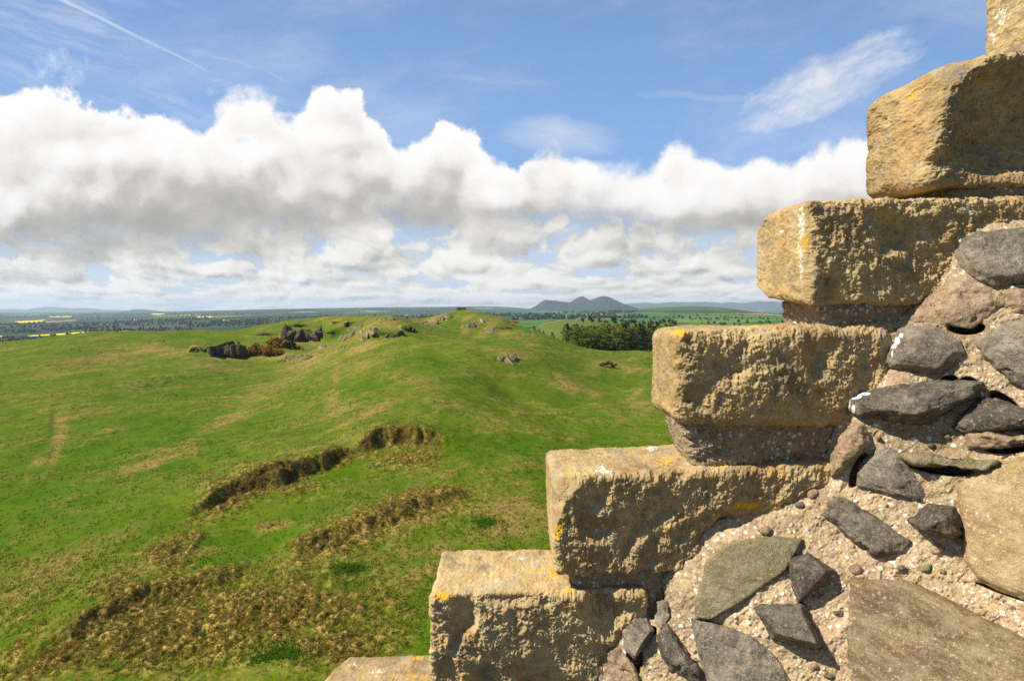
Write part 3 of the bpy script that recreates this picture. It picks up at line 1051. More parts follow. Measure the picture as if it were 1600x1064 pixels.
M_SAND = mat_sandstone()
M_MORT = mat_mortar("lime_mortar")
M_BED = mat_mortar("mortar_bed", 0.45)  # mortar darkened: the shade in the recessed beds is painted into it
M_DARK = mat_rock("dark_whinstone", (0.022, 0.017, 0.012), (0.092, 0.074, 0.053), (0.25, 0.208, 0.15), spot=(0.40, 0.31, 0.19))
M_GREY = mat_rock("grey_whinstone", (0.055, 0.042, 0.029), (0.165, 0.132, 0.095), (0.34, 0.285, 0.205), spot=(0.40, 0.35, 0.25), lichen=0.25)
M_OLIVE = mat_rock("olive_stone", (0.10, 0.078, 0.035), (0.19, 0.15, 0.075), (0.29, 0.24, 0.14), spot=(0.42, 0.37, 0.24), lichen=0.2)
M_BROWN = mat_rock("brown_stone", (0.13, 0.080, 0.042), (0.29, 0.195, 0.110), (0.44, 0.33, 0.20), spot=(0.55, 0.47, 0.36), lichen=0.25)
M_FLAG = mat_rock("brown_flagstone", (0.055, 0.036, 0.018), (0.155, 0.105, 0.050), (0.31, 0.245, 0.14), spot=(0.48, 0.43, 0.33), lichen=0.8, streak=(0.35, 0.35, 1.7))
M_OCHRE = mat_rock("ochre_stone", (0.20, 0.125, 0.055), (0.36, 0.245, 0.115), (0.49, 0.36, 0.20), spot=(0.60, 0.55, 0.45), lichen=0.35)

# ================================================================= THE CROW-STEPPED GABLE
YF = 1.60          # front face of the step stones
YB = 1.93          # back face


def surf_box(nx, ny, nz):
    """welded surface lattice of a unit cube: param coordinates (0..1) and quads"""
    n = np.array((nx, ny, nz))
    pts, faces = [], []
    base = 0
    for ax in range(3):
        a, b = [(1, 2), (2, 0), (0, 1)][ax]
        A, B = np.meshgrid(np.arange(n[a] + 1), np.arange(n[b] + 1), indexing='ij')
        for s in (0, 1):
            p = np.zeros(A.shape + (3,), int)
            p[..., a] = A
            p[..., b] = B
            p[..., ax] = s * n[ax]
            f = grid_faces(*A.shape)
            if not s:
                f = f[:, ::-1]
            pts.append(p.reshape(-1, 3))
            faces.append(f + base)
            base += A.size
    pts = np.concatenate(pts)
    faces = np.concatenate(faces)
    key = (pts[:, 0] * (n[1] + 1) + pts[:, 1]) * (n[2] + 1) + pts[:, 2]
    _, first, inv = np.unique(key, return_index=True, return_inverse=True)
    return pts[first] / n, inv[faces]


def pix_mask(V, items, seed=0):
    """soft blotches on a stone at photo pixels: (px, py, rx, ry, strength)"""
    Y = V[:, 1]
    px, py = topix(V[:, 0] / Y, (V[:, 2] - CZ) / Y)
    m = np.zeros(len(V))
    for x, y, rx, ry, s in items:
        m = np.maximum(m, s * np.exp(-(((px - x) / rx) ** 2 + ((py - y) / ry) ** 2)))
    return m


def stone_block(name, corners, yb, parent, mat, r=0.03, seed=0, rough=1.0, spacing=0.0021, front=1.0, chips=(), yf=YF, yellow=(), white=(), grey=0.5, bulge=0.0, label=None, back=None):
    """corners: photo pixels of the front face (TL, TR, BR, BL); yb: back plane"""
    c = [at(x, y, yf) for x, y in corners]
    TL, TR, BR, BL = c
    dy = np.array((0, yb - yf, 0))
    w, h, d = np.linalg.norm(TR - TL), np.linalg.norm(TL - BL), yb - yf
    n = [max(6, int(l / spacing)) for l in (w, d * 0.7, h)]
    p, F = surf_box(*n)
    # rounded box in local units
    half = np.array((w, d, h)) / 2
    q = (p - 0.5) * 2 * half
    rr = r * (1.0 + 0.7 * fbm(q + seed, 5.0, 2, seed=seed + 3))
    rr = np.clip(rr, 0.004, min(half) * 0.95)[:, None]
    core = np.clip(q, -(half - rr), half - rr)
    dv = q - core
    ln = np.linalg.norm(dv, axis=1, keepdims=True)
    nrm = dv / np.maximum(ln, 1e-6)
    q = core + rr * nrm
    # surface detail
    s = q + seed * 3.1
    frontness = np.clip(-nrm[:, 1], 0, 1)
    amp = rough * (0.7 + 0.95 * frontness * front)
    disp = 0.013 * fbm(s, 4.5, 3, seed=seed) + 0.0055 * ridged(s, 11, 4, 0.55, seed=seed + 1) + 0.0064 * fbm(s, 24, 4, 0.62, seed=seed + 4)
    pits = np.clip(0.55 - worley(s + 0.012 * np.stack([perlin(s * 30 + k * 9) for k in range(3)], -1), 26, seed), 0, 1)
    disp -= 0.012 * pits * sstep(-0.15, 0.3, fbm(s, 7, 2, seed=seed + 5))
    disp += 0.0042 * ridged(s, 55, 3, 0.6, seed=seed + 2) + 0.0016 * perlin(s * 200)
    scoop = np.clip(fbm(s, 6.5, 2, seed=seed + 8) - 0.12, 0, 1)
    disp -= 0.035 * scoop * frontness * front
    disp -= bulge * frontness * (1 - (2 * p[:, 0] - 1) ** 2) * (1 - (2 * p[:, 2] - 1) ** 2)
    q = q + nrm * (disp * amp)[:, None]
    for (cx, cy, cz, nx, ny, nz, dd) in chips:           # broken corners: cut by a plane
        nn = np.array((nx, ny, nz), float)
        nn /= np.linalg.norm(nn)
        cc = np.array((cx, cy, cz)) * half
        over = (q - cc) @ nn + 0.010 * fbm(s, 11, 4, 0.6, seed=seed + 6)
        q = q - np.clip(over, 0, None)[:, None] * nn * dd
    # place by trilinear corners
    t = q / (2 * half) + 0.5
    a, b, g = t[:, 0:1], t[:, 1:2], t[:, 2:3]
    V = (BL * (1 - a) + BR * a) * (1 - g) + (TL * (1 - a) + TR * a) * g
    if back:
        kTL, kTR, kBR, kBL = [at(x, y, yb) for x, y in back]
        V = V * (1 - b) + ((kBL * (1 - a) + kBR * a) * (1 - g) + (kTL * (1 - a) + kTR * a) * g) * b
    else:
        V = V + dy * b
    at_ = {'mask': np.stack((pix_mask(V, yellow), pix_mask(V, white), np.full(len(V), grey)), -1)}
    o = mesh_np(name, V, F, mat, parent, attrs=at_)
    if label:
        o['label'] = label
    return o


gable = empty('gable_wall', (1.0, 1.75, 0.0))
tag(gable, 'crow stepped gable wall of weathered sandstone blocks with rubble and mortar at right', 'stone wall', kind='thing')

# step stones, lowest first (front face corners in photo pixels)
stone_block('step_stone', [(466, 1129), (735, 1122), (735, 1330), (455, 1330)], YB, gable, M_SAND, 0.028, 1, 0.9, yellow=[(650, 1028, 16, 5, 0.7), (645, 1056, 8, 5, 0.8)], white=[(590, 1050, 14, 6, 0.8), (555, 1040, 10, 5, 0.7)], chips=((-0.9, 0.6, 0.9, -1, 0.4, 0.8, 0.9),), label='lowest pale step stone at the bottom edge')
stone_block('step_stone', [(672, 932), (1010, 922), (1000, 1125), (676, 1125)], YB - 0.02, gable, M_SAND, 0.016, 2, 1.0, front=1.25, yellow=[(692, 930, 22, 9, 1.0), (868, 892, 13, 12, 1.0), (720, 857, 9, 4, 0.9), (890, 922, 9, 7, 0.9), (795, 895, 6, 4, 0.8), (830, 892, 6, 3, 0.8), (745, 928, 6, 4, 0.6)],
            white=[(815, 872, 8, 4, 0.9), (760, 852, 14, 4, 0.7), (840, 850, 16, 4, 0.7)], label='broad step stone with yellow lichen on its front corner')
stone_block('step_stone', [(864, 746), (1315, 724), (1230, 890), (868, 897)], YB - 0.02, gable, M_SAND, 0.020, 3, 1.0, front=1.2, yellow=[(873, 830, 9, 22, 1.0), (1040, 722, 16, 8, 0.7), (1120, 728, 18, 5, 0.8), (1110, 745, 10, 6, 0.7), (890, 740, 10, 5, 0.6), (1170, 790, 40, 8, 0.9)],
            white=[(1018, 700, 12, 5, 1.0), (940, 735, 22, 12, 0.75), (930, 695, 30, 6, 0.55), (945, 830, 40, 30, 0.45), (895, 715, 12, 3, 0.6)], chips=((-0.93, -0.85, 0.75, -0.9, -0.75, 0.35, 0.9), (0.55, -0.8, -0.2, 0.5, -0.15, -0.9, 0.85)), label='long step stone with a pale flat top and notched corner')
stone_block('step_stone', [(1058, 519), (1420, 506), (1400, 668), (1058, 664)], YB - 0.02, gable, M_SAND, 0.034, 4, 1.0, front=1.1, bulge=-0.006, yellow=[(1062, 520, 15, 7, 1.0), (1178, 508, 9, 4, 0.9)],
            white=[(1095, 590, 28, 14, 0.5), (1125, 620, 30, 12, 0.45)], chips=((0.9, -0.9, -0.3, 0.5, -0.6, -0.5, 0.8),), label='rounded step stone standing above the horizon')
stone_block('step_stone', [(1258, 314), (1660, 306), (1660, 476), (1262, 476)], YB - 0.02, gable, M_SAND, 0.020, 5, 1.1, front=1.25, yellow=[(1258, 378, 7, 14, 0.95), (1265, 310, 8, 5, 0.8), (1545, 358, 40, 10, 0.6)],
            white=[(1253, 350, 7, 30, 0.95), (1251, 400, 6, 60, 0.7), (1510, 327, 10, 8, 1.0), (1220, 362, 6, 6, 0.8)], chips=((-0.86, 0.6, 0.98, -0.35, 0.6, 0.8, 0.8), (-0.97, 0.7, -0.93, -0.6, 0.5, -0.8, 0.8), (-0.985, -0.9, 0.0, -0.8, -0.6, 0, 0.6)), back=[(1181, 338), (1500, 338), (1500, 458), (1181, 462)], label='step stone with a pale vertical lichen stripe on its corner')
stone_block('step_stone', [(1498, 88), (1760, 70), (1760, 287), (1446, 291)], YB - 0.01, gable, M_SAND, 0.040, 6, 1.25, front=1.1, bulge=0.05, yellow=[(1425, 150, 9, 10, 0.6)],
            white=[(1485, 165, 22, 10, 0.5)], grey=0.8, back=[(1350, 158), (1640, 150), (1640, 312), (1351, 312)], chips=((-0.85, -0.85, 0.8, -0.5, -0.8, 0.6, 0.8),), label='large rough boulder shaped step stone near the top')
stone_block('step_stone', [(1695, -190), (1900, -190), (1900, 62), (1694, 60)], YB, gable, M_SAND, 0.03, 7, 1.0, white=[(1565, 30, 14, 30, 0.75), (1552, 60, 8, 20, 0.7)], yellow=[(1590, 20, 10, 10, 0.4)], grey=0.9, label='topmost step stone cut by the corner of the picture')

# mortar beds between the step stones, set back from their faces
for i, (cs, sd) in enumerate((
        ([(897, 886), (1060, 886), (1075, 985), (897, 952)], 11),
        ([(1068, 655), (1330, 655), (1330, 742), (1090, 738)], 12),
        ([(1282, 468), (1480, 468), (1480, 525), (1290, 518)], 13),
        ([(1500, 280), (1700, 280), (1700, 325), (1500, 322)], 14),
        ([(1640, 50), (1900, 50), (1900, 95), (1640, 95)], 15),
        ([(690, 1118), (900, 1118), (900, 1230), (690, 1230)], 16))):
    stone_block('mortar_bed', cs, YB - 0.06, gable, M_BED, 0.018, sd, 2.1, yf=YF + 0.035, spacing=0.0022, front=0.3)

# the core of the gable below and behind the steps
mc = []
core_steps = [(725, 1180), (915, 1000), (1110, 800), (1310, 590), (1520, 400), (1690, 200), (1900, -100)]
Vc, Fc = [], []
xs = [at(p[0], 500, YF)[0] for p in core_steps] + [at(2600, 500, YF)[0]]
for i, (px, py) in enumerate(core_steps):
    z1 = at(px, py, YF)[2]
    x0, x1 = xs[i], xs[i + 1] - 0.003
    b0 = len(Vc)
    for y in (YF + 0.06, YB - 0.08):
        Vc += [(x0, y, 2.0), (x1, y, 2.0), (x1, y, z1), (x0, y, z1)]
    Fc += [[b0 + k for k in f] for f in ((0, 1, 2, 3), (5, 4, 7, 6), (3, 2, 6, 7), (4, 0, 3, 7), (1, 5, 6, 2), (4, 5, 1, 0))]
mesh_np('wall_core', Vc, np.array(Fc), M_MORT, gable, smooth=False)

# ---- rubble face: a rough mortar slope running out from the steps towards the viewer
EDGE = [(1720, 300), (1560, 340), (1495, 368), (1478, 420), (1440, 470), (1405, 510), (1385, 560), (1345, 610), (1315, 655), (1300, 705), (1284, 742), (1200, 790), (1110, 825), (1065, 870), (1040, 905), (1026, 945), (1000, 965), (965, 985), (940, 1030), (925, 1075), (900, 1250), (895, 1400)]


def edge_dist(px, py):
    """pixels inside the rubble area (positive) from its border with the steps"""
    best = np.full(px.shape, 1e9)
    sg = np.ones(px.shape)
    for a, b in zip(EDGE[:-1], EDGE[1:]):
        dx, dy = b[0] - a[0], b[1] - a[1]
        l2 = dx * dx + dy * dy
        t = np.clip(((px - a[0]) * dx + (py - a[1]) * dy) / l2, 0, 1)
        ox, oy = px - a[0] - t * dx, py - a[1] - t * dy
        r = np.hypot(ox, oy)
        m = r < best
        best[m] = r[m]
        sg[m] = np.sign(dy * ox - dx * oy)[m]
    return best * sg


def rubble_base(px, py):
    d = edge_dist(np.asarray(px, float), np.asarray(py, float))
    dd = np.clip(d, -40, 2000)
    return YF + 0.012 - 0.00105 * np.clip(dd, 0, None) - 0.022 * sstep(0, 40, dd) + 0.0026 * np.clip(-dd, 0, None)


HOLES = [(1510, 512, 26, 10, 0.5, 0.10), (1484, 594, 12, 7, 0, 0.06), (1470, 730, 46, 10, 8, 0.10), (1512, 600, 14, 10, 0, 0.05), (1588, 690, 60, 12, 0, 0.12), (1570, 700, 30, 8, 0, 0.06),
         (1565, 440, 40, 5, 0, 0.06), (1022, 932, 14, 30, 0, 0.05), (1342, 735, 10, 26, 25, 0.06), (992, 1030, 12, 22, 0, 0.06), (1567, 925, 40, 3, 20, 0.03), (1570, 630, 26, 10, 35, 0.06), (1020, 985, 6, 6, 0, 0.05)]


def rubble_y(px, py, detail=True):
    px = np.asarray(px, float); py = np.asarray(py, float)
    Y = rubble_base(px, py)
    if not detail:
        return Y
    s = np.stack((px.ravel() / 500, py.ravel() / 500, np.zeros(px.size)), -1)
    w = 0.016 * fbm(s, 4.2, 4, 0.5, seed=21) + 0.0075 * ridged(s, 16, 3, 0.5, seed=22) + 0.0036 * fbm(s, 60, 3, 0.6, seed=23) + 0.0011 * perlin(s * 230 + 3)
    peb = np.clip(0.42 - worley(s, 55, 4), 0, 1) * sstep(-0.1, 0.3, fbm(s, 9, 2, seed=25))
    w += 0.014 * peb
    Y = Y - w.reshape(px.shape)
    for hx, hy, rx, ry, a, dep in HOLES:
        dx, dy = px - hx, py - hy
        p = dx * math.cos(R(a)) + dy * math.sin(R(a))
        q = dy * math.cos(R(a)) - dx * math.sin(R(a))
        r2 = (p / rx) ** 2 + (q / ry) ** 2
        Y = Y + dep * sstep(1.5, 0.55, r2)
    return Y


_gx = np.concatenate((np.arange(890, 1640, 1.05), np.arange(1640, 2050, 6)))
_gy = np.concatenate((np.arange(300, 1090, 1.05), np.arange(1090, 1420, 6)))
RPY, RPX = np.meshgrid(_gy, _gx, indexing='ij')
RD = edge_dist(RPX, RPY)
RY = rubble_y(RPX, RPY)
uu, tt = dirp(RPX, RPY)
RV = np.stack((uu * RY, RY, CZ + tt * RY), -1).reshape(-1, 3)
RF = grid_faces(*RPX.shape)
_edge_n = 7 * fbm(np.stack((RPX.ravel() / 40, RPY.ravel() / 40, np.zeros(RPX.size)), -1), 1.0, 3, seed=31)
keep = ((RD.ravel() + _edge_n) > -7)[RF].all(1)
RF = RF[keep][:, ::-1]
used, inv = np.unique(RF, return_inverse=True)
mesh_np('rubble_mortar', RV[used], inv.reshape(RF.shape), M_MORT, gable)


# ---- stones set in the rubble
def hull_stone(name, V0, mat, parent, spacing=0.003, seed=0, rough=1.0, smooth_it=2, white=None, label=None):
    bm = bmesh.new()
    for v in V0:
        bm.verts.new(v)
    r = bmesh.ops.convex_hull(bm, input=bm.verts)
    bmesh.ops.delete(bm, geom=[g for g in set(r['geom_interior'] + r['geom_unused']) if isinstance(g, bmesh.types.BMVert)], context='VERTS')
    bmesh.ops.triangulate(bm, faces=bm.faces[:])
    for _ in range(9):
        es = [e for e in bm.edges if e.calc_length() > spacing * 1.7]
        if not es or len(bm.verts) > 45000:
            break
        bmesh.ops.subdivide_edges(bm, edges=es, cuts=1, use_grid_fill=False)
        bmesh.ops.triangulate(bm, faces=[f for f in bm.faces if len(f.verts) > 3])
    bm.verts.ensure_lookup_table()
    bm.verts.index_update()
    V = np.array([v.co[:] for v in bm.verts])
    F = np.array([[v.index for v in f.verts] for f in bm.faces])
    Ed = np.array([[v.index for v in e.verts] for e in bm.edges])
    bm.free()
    deg = np.bincount(Ed.ravel(), minlength=len(V))[:, None]
    for _ in range(smooth_it):
        S = np.zeros_like(V)
        np.add.at(S, Ed[:, 0], V[Ed[:, 1]])
        np.add.at(S, Ed[:, 1], V[Ed[:, 0]])
        V = V * 0.4 + 0.6 * S / deg
    fn = np.cross(V[F[:, 1]] - V[F[:, 0]], V[F[:, 2]] - V[F[:, 0]])
    nv = np.zeros_like(V)
    for k in range(3):
        np.add.at(nv, F[:, k], fn)
    nv /= np.linalg.norm(nv, axis=1, keepdims=True) + 1e-12
    k = spacing / 0.003
    s = V / k + seed * 5.3
    d = 0.0030 * fbm(s, 9, 2, seed=seed) + 0.0070 * ridged(s, 15, 4, 0.55, seed=seed + 1) * sstep(-0.3, 0.3, fbm(s, 8, 2, seed=seed + 4)) + 0.0030 * ridged(s, 60, 3, 0.6, seed=seed + 2)
    pl = np.stack((s[:, 0] * 0.5, s[:, 1] * 0.5, s[:, 2] * 1.6 + 0.5 * s[:, 0]), -1)
    d = d + 0.0040 * fbm(pl, 26, 4, 0.6, seed=seed + 15)
    # broken ledges
    led = fbm(s, 14, 2, seed=seed + 9)
    d = d - 0.005 * sstep(0.10, 0.17, led + 0.12 * fbm(s, 45, 2, seed=seed + 3)) * (rough > 0.75) + 0.0045 * fbm(s, 38, 4, 0.68, seed=seed + 12)
    V = V + nv * (d * rough * k)[:, None]
    at_ = {'white': pix_mask(V, white) if white else np.zeros(len(V))}
    o = mesh_np(name, V, F, mat, parent, attrs=at_)
    if label:
        o['label'] = label
    return o


OUTLINES = []


def rub_stone(outline, mat, prot=0.04, ridge=(), seed=0, rough=1.0, white=None, label=None, flat=0.75, embed=0.05, spacing=0.003, name='rubble_stone', tilt=(0, 0)):
    """outline in photo pixels on the rubble slope; prot: how far it stands out; ridge: (px, py, extra) points standing out further"""
    OUTLINES.append(outline)
    prot = prot * 0.68
    if mat in (M_DARK, M_GREY):
        rough *= 0.8
    ridge = [(a_, b_, e_ * 0.68) for a_, b_, e_ in ridge]
    rnd = random.Random(seed)
    o = np.array(outline, float)
    c = o.mean(0)
    size = np.abs(o - c).max()
    pts = []
    for x, y in o:
        yb = float(rubble_base(np.array([x]), np.array([y]))[0])
        pts.append(at(c[0] + (x - c[0]) * 1.0, c[1] + (y - c[1]) * 1.0, yb + embed))
        pr = prot * (0.35 + 0.5 * rnd.random()) + tilt[0] * (x - c[0]) / size + tilt[1] * (y - c[1]) / size
        pts.append(at(x, y, yb - max(pr * 0.5, 0.004)))
        f = flat * rnd.uniform(0.62, 1.05) + 0.08 if flat < 0.9 else flat + 0.04 * rnd.random()
        x2, y2 = c[0] + (x - c[0]) * f, c[1] + (y - c[1]) * f
        yb2 = float(rubble_base(np.array([x2]), np.array([y2]))[0])
        pts.append(at(x2, y2, yb2 - max(prot * (0.75 + 0.3 * rnd.random()) + tilt[0] * (x2 - c[0]) / size + tilt[1] * (y2 - c[1]) / size, 0.006)))
    if flat < 0.9:
        for _ in range(4):
            i_ = rnd.randrange(len(o))
            k_ = rnd.uniform(0.1, 0.75)
            ridge = ridge + [(c[0] + (o[i_][0] - c[0]) * k_, c[1] + (o[i_][1] - c[1]) * k_, prot * rnd.uniform(0.9, 1.5))]
    for x, y, e in ridge:
        yb = float(rubble_base(np.array([x]), np.array([y]))[0])
        pts.append(at(x, y, yb - e))
    return hull_stone(name, pts, mat, gable, spacing, seed, rough, 0, white, label)


rub_stone([(1492, 400), (1504, 375), (1534, 362), (1600, 358), (1660, 362), (1660, 440), (1600, 440), (1553, 447), (1519, 430), (1500, 415)], M_GREY, 0.045, seed=41, flat=0.86, label='purplish grey stone near the top of the rubble')
rub_stone([(1417, 502), (1444, 469), (1489, 431), (1519, 435), (1568, 473), (1519, 512), (1470, 506)], M_BROWN, 0.030, seed=42, label='tan tilted stone above a dark gap', tilt=(0, -0.005))
rub_stone([(1374, 550), (1402, 514), (1451, 507), (1500, 533), (1506, 550), (1474, 583), (1447, 583), (1391, 573), (1376, 564)], M_GREY, 0.055, ridge=[(1440, 530, 0.07), (1410, 545, 0.06)], seed=43, rough=0.8, flat=0.7,
          white=[(1402, 533, 5, 7, 1.2), (1396, 541, 6, 4, 1.2), (1408, 524, 4, 5, 1.1), (1394, 552, 1.5, 7, 1.0)], label='rounded grey stone with a white dropping')
rub_stone([(1524, 533), (1570, 505), (1620, 495), (1680, 500), (1680, 640), (1610, 610), (1575, 594), (1541, 560)], M_GREY, 0.05, seed=44, flat=0.8, label='large grey stone at the picture edge')
rub_stone([(1308, 623), (1361, 610), (1474, 592), (1534, 598), (1526, 620), (1489, 639), (1444, 661), (1402, 659), (1338, 648), (1320, 641)], M_DARK, 0.075, ridge=[(1340, 625, 0.095), (1400, 632, 0.10), (1470, 618, 0.10), (1520, 602, 0.07)], seed=45, flat=0.85,
          white=[(1335, 620, 14, 3.5, 1.3), (1350, 615, 12, 2.5, 1.2), (1326, 630, 3, 9, 1.2), (1333, 640, 3, 9, 1.1), (1320, 632, 3, 5, 1.1)], label='long dark slab with white droppings on its left end')
rub_stone([(1489, 668), (1504, 647), (1534, 619), (1556, 622), (1600, 653), (1650, 662), (1600, 668), (1526, 669), (1504, 677)], M_DARK, 0.05, seed=46, rough=1.2, label='small dark jagged stone by the right edge')
rub_stone([(1293, 712), (1331, 662), (1350, 662), (1359, 688), (1335, 715), (1312, 737), (1301, 744)], M_BROWN, 0.055, ridge=[(1340, 668, 0.07), (1318, 700, 0.065)], seed=47, rough=0.8, flat=0.85, label='upright pinkish slab beside the mortar')
rub_stone([(1338, 757), (1350, 718), (1376, 697), (1405, 708), (1414, 740), (1447, 774), (1444, 786), (1410, 780), (1376, 768)], M_GREY, 0.032, seed=48, label='dark grey stone with orange lichen spots')
rub_stone([(1405, 712), (1440, 710), (1500, 715), (1560, 722), (1540, 735), (1480, 724), (1425, 722)], M_OLIVE, 0.05, seed=49, rough=1.3, flat=0.9, label='narrow ledge stone above the dark hole')
rub_stone([(1286, 804), (1301, 774), (1320, 777), (1361, 804), (1421, 845), (1410, 859), (1367, 870), (1338, 845)], M_DARK, 0.042, ridge=[(1315, 790, 0.05), (1345, 815, 0.055)], seed=50, flat=0.82, rough=1.2, label='dark oblong stone lying aslant in pale mortar')
rub_stone([(1417, 812), (1451, 787), (1492, 793), (1506, 834), (1490, 844), (1470, 838), (1432, 827)], M_DARK, 0.075, ridge=[(1470, 800, 0.095), (1452, 822, 0.10), (1465, 830, 0.095)], seed=51, flat=0.75, label='dark cube shaped stone standing out from mortar')
rub_stone([(1496, 760), (1534, 735), (1600, 714), (1680, 700), (1680, 960), (1600, 935), (1564, 924), (1530, 905), (1511, 876), (1506, 830)], M_OCHRE, 0.028, seed=52, flat=0.9, rough=0.74, label='large ochre block at the right edge')
rub_stone([(1086, 950), (1105, 883), (1132, 853), (1158, 844), (1210, 838), (1254, 843), (1237, 876), (1226, 891), (1165, 935), (1109, 968), (1088, 967)], M_OLIVE, 0.034, seed=53, flat=0.94, rough=0.7, label='flat olive slab level with the mortar')
rub_stone([(1231, 875), (1263, 864), (1306, 891), (1286, 909), (1263, 924), (1248, 942), (1241, 921)], M_DARK, 0.06, ridge=[(1240, 884, 0.085), (1290, 892, 0.08), (1262, 890, 0.09)], seed=54, flat=0.8, label='dark pointed stone casting a short shadow')
rub_stone([(1179, 950), (1192, 943), (1256, 944), (1263, 980), (1288, 1010), (1271, 1014), (1222, 1000), (1207, 995)], M_DARK, 0.065, ridge=[(1250, 950, 0.08), (1215, 990, 0.09), (1275, 1005, 0.10)], seed=55, flat=0.85, label='dark shelf shaped stone with a lichened left end')
rub_stone([(1028, 992), (1041, 973), (1056, 992), (1080, 1025), (1100, 1056), (1092, 1066), (1049, 1047), (1032, 1026)], M_DARK, 0.05, ridge=[(1050, 1005, 0.06), (1075, 1040, 0.065)], seed=56, flat=0.7, label='narrow dark stone like a blade near the bottom')
rub_stone([(1079, 965), (1110, 972), (1143, 985), (1180, 996), (1211, 1026), (1250, 1090), (1113, 1090), (1090, 1012)], M_GREY, 0.030, ridge=[(1125, 1000, 0.045), (1140, 1050, 0.05)], seed=57, flat=0.85, label='wide brownish grey stone at the bottom edge')
rub_stone([(1331, 902), (1414, 908), (1462, 928), (1526, 966), (1690, 1050), (1690, 1180), (1318, 1180)], M_FLAG, 0.014, seed=58, flat=0.96, rough=0.72, spacing=0.004, label='big brown flagstone with orange lichen in the corner')
rub_stone([(970, 985), (985, 962), (1008, 962), (1022, 985), (1010, 1005), (992, 1030), (976, 1015)], M_GREY, 0.045, ridge=[(990, 985, 0.06)], seed=59, flat=0.75, label='small grey stone wedged beside the broad step')
rub_stone([(1026, 938), (1041, 938), (1047, 962), (1032, 985), (1024, 970)], M_GREY, 0.012, seed=60, flat=0.9, label='thin grey sliver of stone')
rub_stone([(929, 1026), (966, 1010), (989, 1041), (1012, 1085), (932, 1090)], M_BROWN, 0.03, seed=61, flat=0.9, label='brown slab at the foot of the rubble')
rub_stone([(1560, 455), (1590, 446), (1640, 450), (1640, 490), (1590, 490), (1562, 478)], M_BROWN, 0.02, seed=62, flat=0.8, label='pinkish lump under the purplish grey stone')
rub_stone([(1515, 680), (1560, 672), (1620, 672), (1640, 690), (1560, 698), (1515, 700)], M_BROWN, 0.03, seed=63, flat=0.85, rough=1.5, label='crumbling tan ledge above the dark gap')


# small pinning stones and chips lodged in the mortar
_pr = random.Random(91)
_placed = []
_tries = 0
while len(_placed) < 14 and _tries < 4000:
    _tries += 1
    _x, _y = _pr.uniform(1030, 1600), _pr.uniform(460, 1064)
    _d = float(edge_dist(np.array([_x]), np.array([_y]))[0])
    if _d < 14 or any(math.hypot(_x - a, _y - b) < 24 for a, b in _placed):
        continue
    if any(min(p[0] for p in O) - 9 < _x < max(p[0] for p in O) + 9 and min(p[1] for p in O) - 9 < _y < max(p[1] for p in O) + 9 for O in OUTLINES):
        continue
    _placed.append((_x, _y))
    _r = _pr.uniform(3.0, 8.5)
    _a0 = _pr.uniform(0, 6.28)
    _o = [(_x + _r * _pr.uniform(0.65, 1.25) * math.cos(_a0 + k * 1.047) * 1.3, _y + _r * _pr.uniform(0.65, 1.25) * math.sin(_a0 + k * 1.047)) for k in range(6)]
    rub_stone(_o, _pr.choice((M_BROWN, M_GREY, M_OLIVE, M_DARK, M_OCHRE, M_BROWN)), 0.008 + 0.0008 * _r, seed=900 + len(_placed), flat=0.8, embed=0.03, name="pinning_stone")

# ================================================================= THINGS ON THE LAND
RNG = np.random.default_rng(11)


def ico(sub):
    bm = bmesh.new()
    bmesh.ops.create_icosphere(bm, subdivisions=sub, radius=1.0)
    V = np.array([v.co[:] for v in bm.verts])
    bm.verts.index_update()
    F = np.array([[v.index for v in f.verts] for f in bm.faces])
    bm.free()
    return V, F


def hull_mesh(P):
    bm = bmesh.new()
    for v in P:
        bm.verts.new(v)
    r = bmesh.ops.convex_hull(bm, input=bm.verts)
    bmesh.ops.delete(bm, geom=[g for g in set(r['geom_interior'] + r['geom_unused']) if isinstance(g, bmesh.types.BMVert)], context='VERTS')
    bmesh.ops.triangulate(bm, faces=bm.faces[:])
    for _ in range(3):
        bmesh.ops.subdivide_edges(bm, edges=bm.edges[:], cuts=1, use_grid_fill=True)
        bmesh.ops.triangulate(bm, faces=bm.faces[:])
    bm.verts.index_update()
    V = np.array([v.co[:] for v in bm.verts])
    F = np.array([[v.index for v in f.verts] for f in bm.faces])
    bm.free()
    return V, F


def merge(parts):
    V, F, b = [], [], 0
    for v, f in parts:
        V.append(v)
        F.append(f + b)
        b += len(v)
    return np.concatenate(V), np.concatenate(F)


def simple_mat(name, stops, scale, rough=0.95, spec=0.1, bump=0.0, bdist=0.05, detail=5, extra=None):
    m, N, b = new_mat(name)
    g = N.new('ShaderNodeNewGeometry')
    n = N.noise(g.outputs['Position'], scale, detail, 0.65)
    c = N.ramp(n, stops)
    if extra:
        c = extra(N, g, c, n)
    N.put(c, b.inputs['Base Color'])
    b.inputs['Roughness'].default_value = rough
    b.inputs['Specular IOR Level'].default_value = spec
    if bump:
        N.put(N.bump(n, bump, bdist), b.inputs['Normal'])
    return m


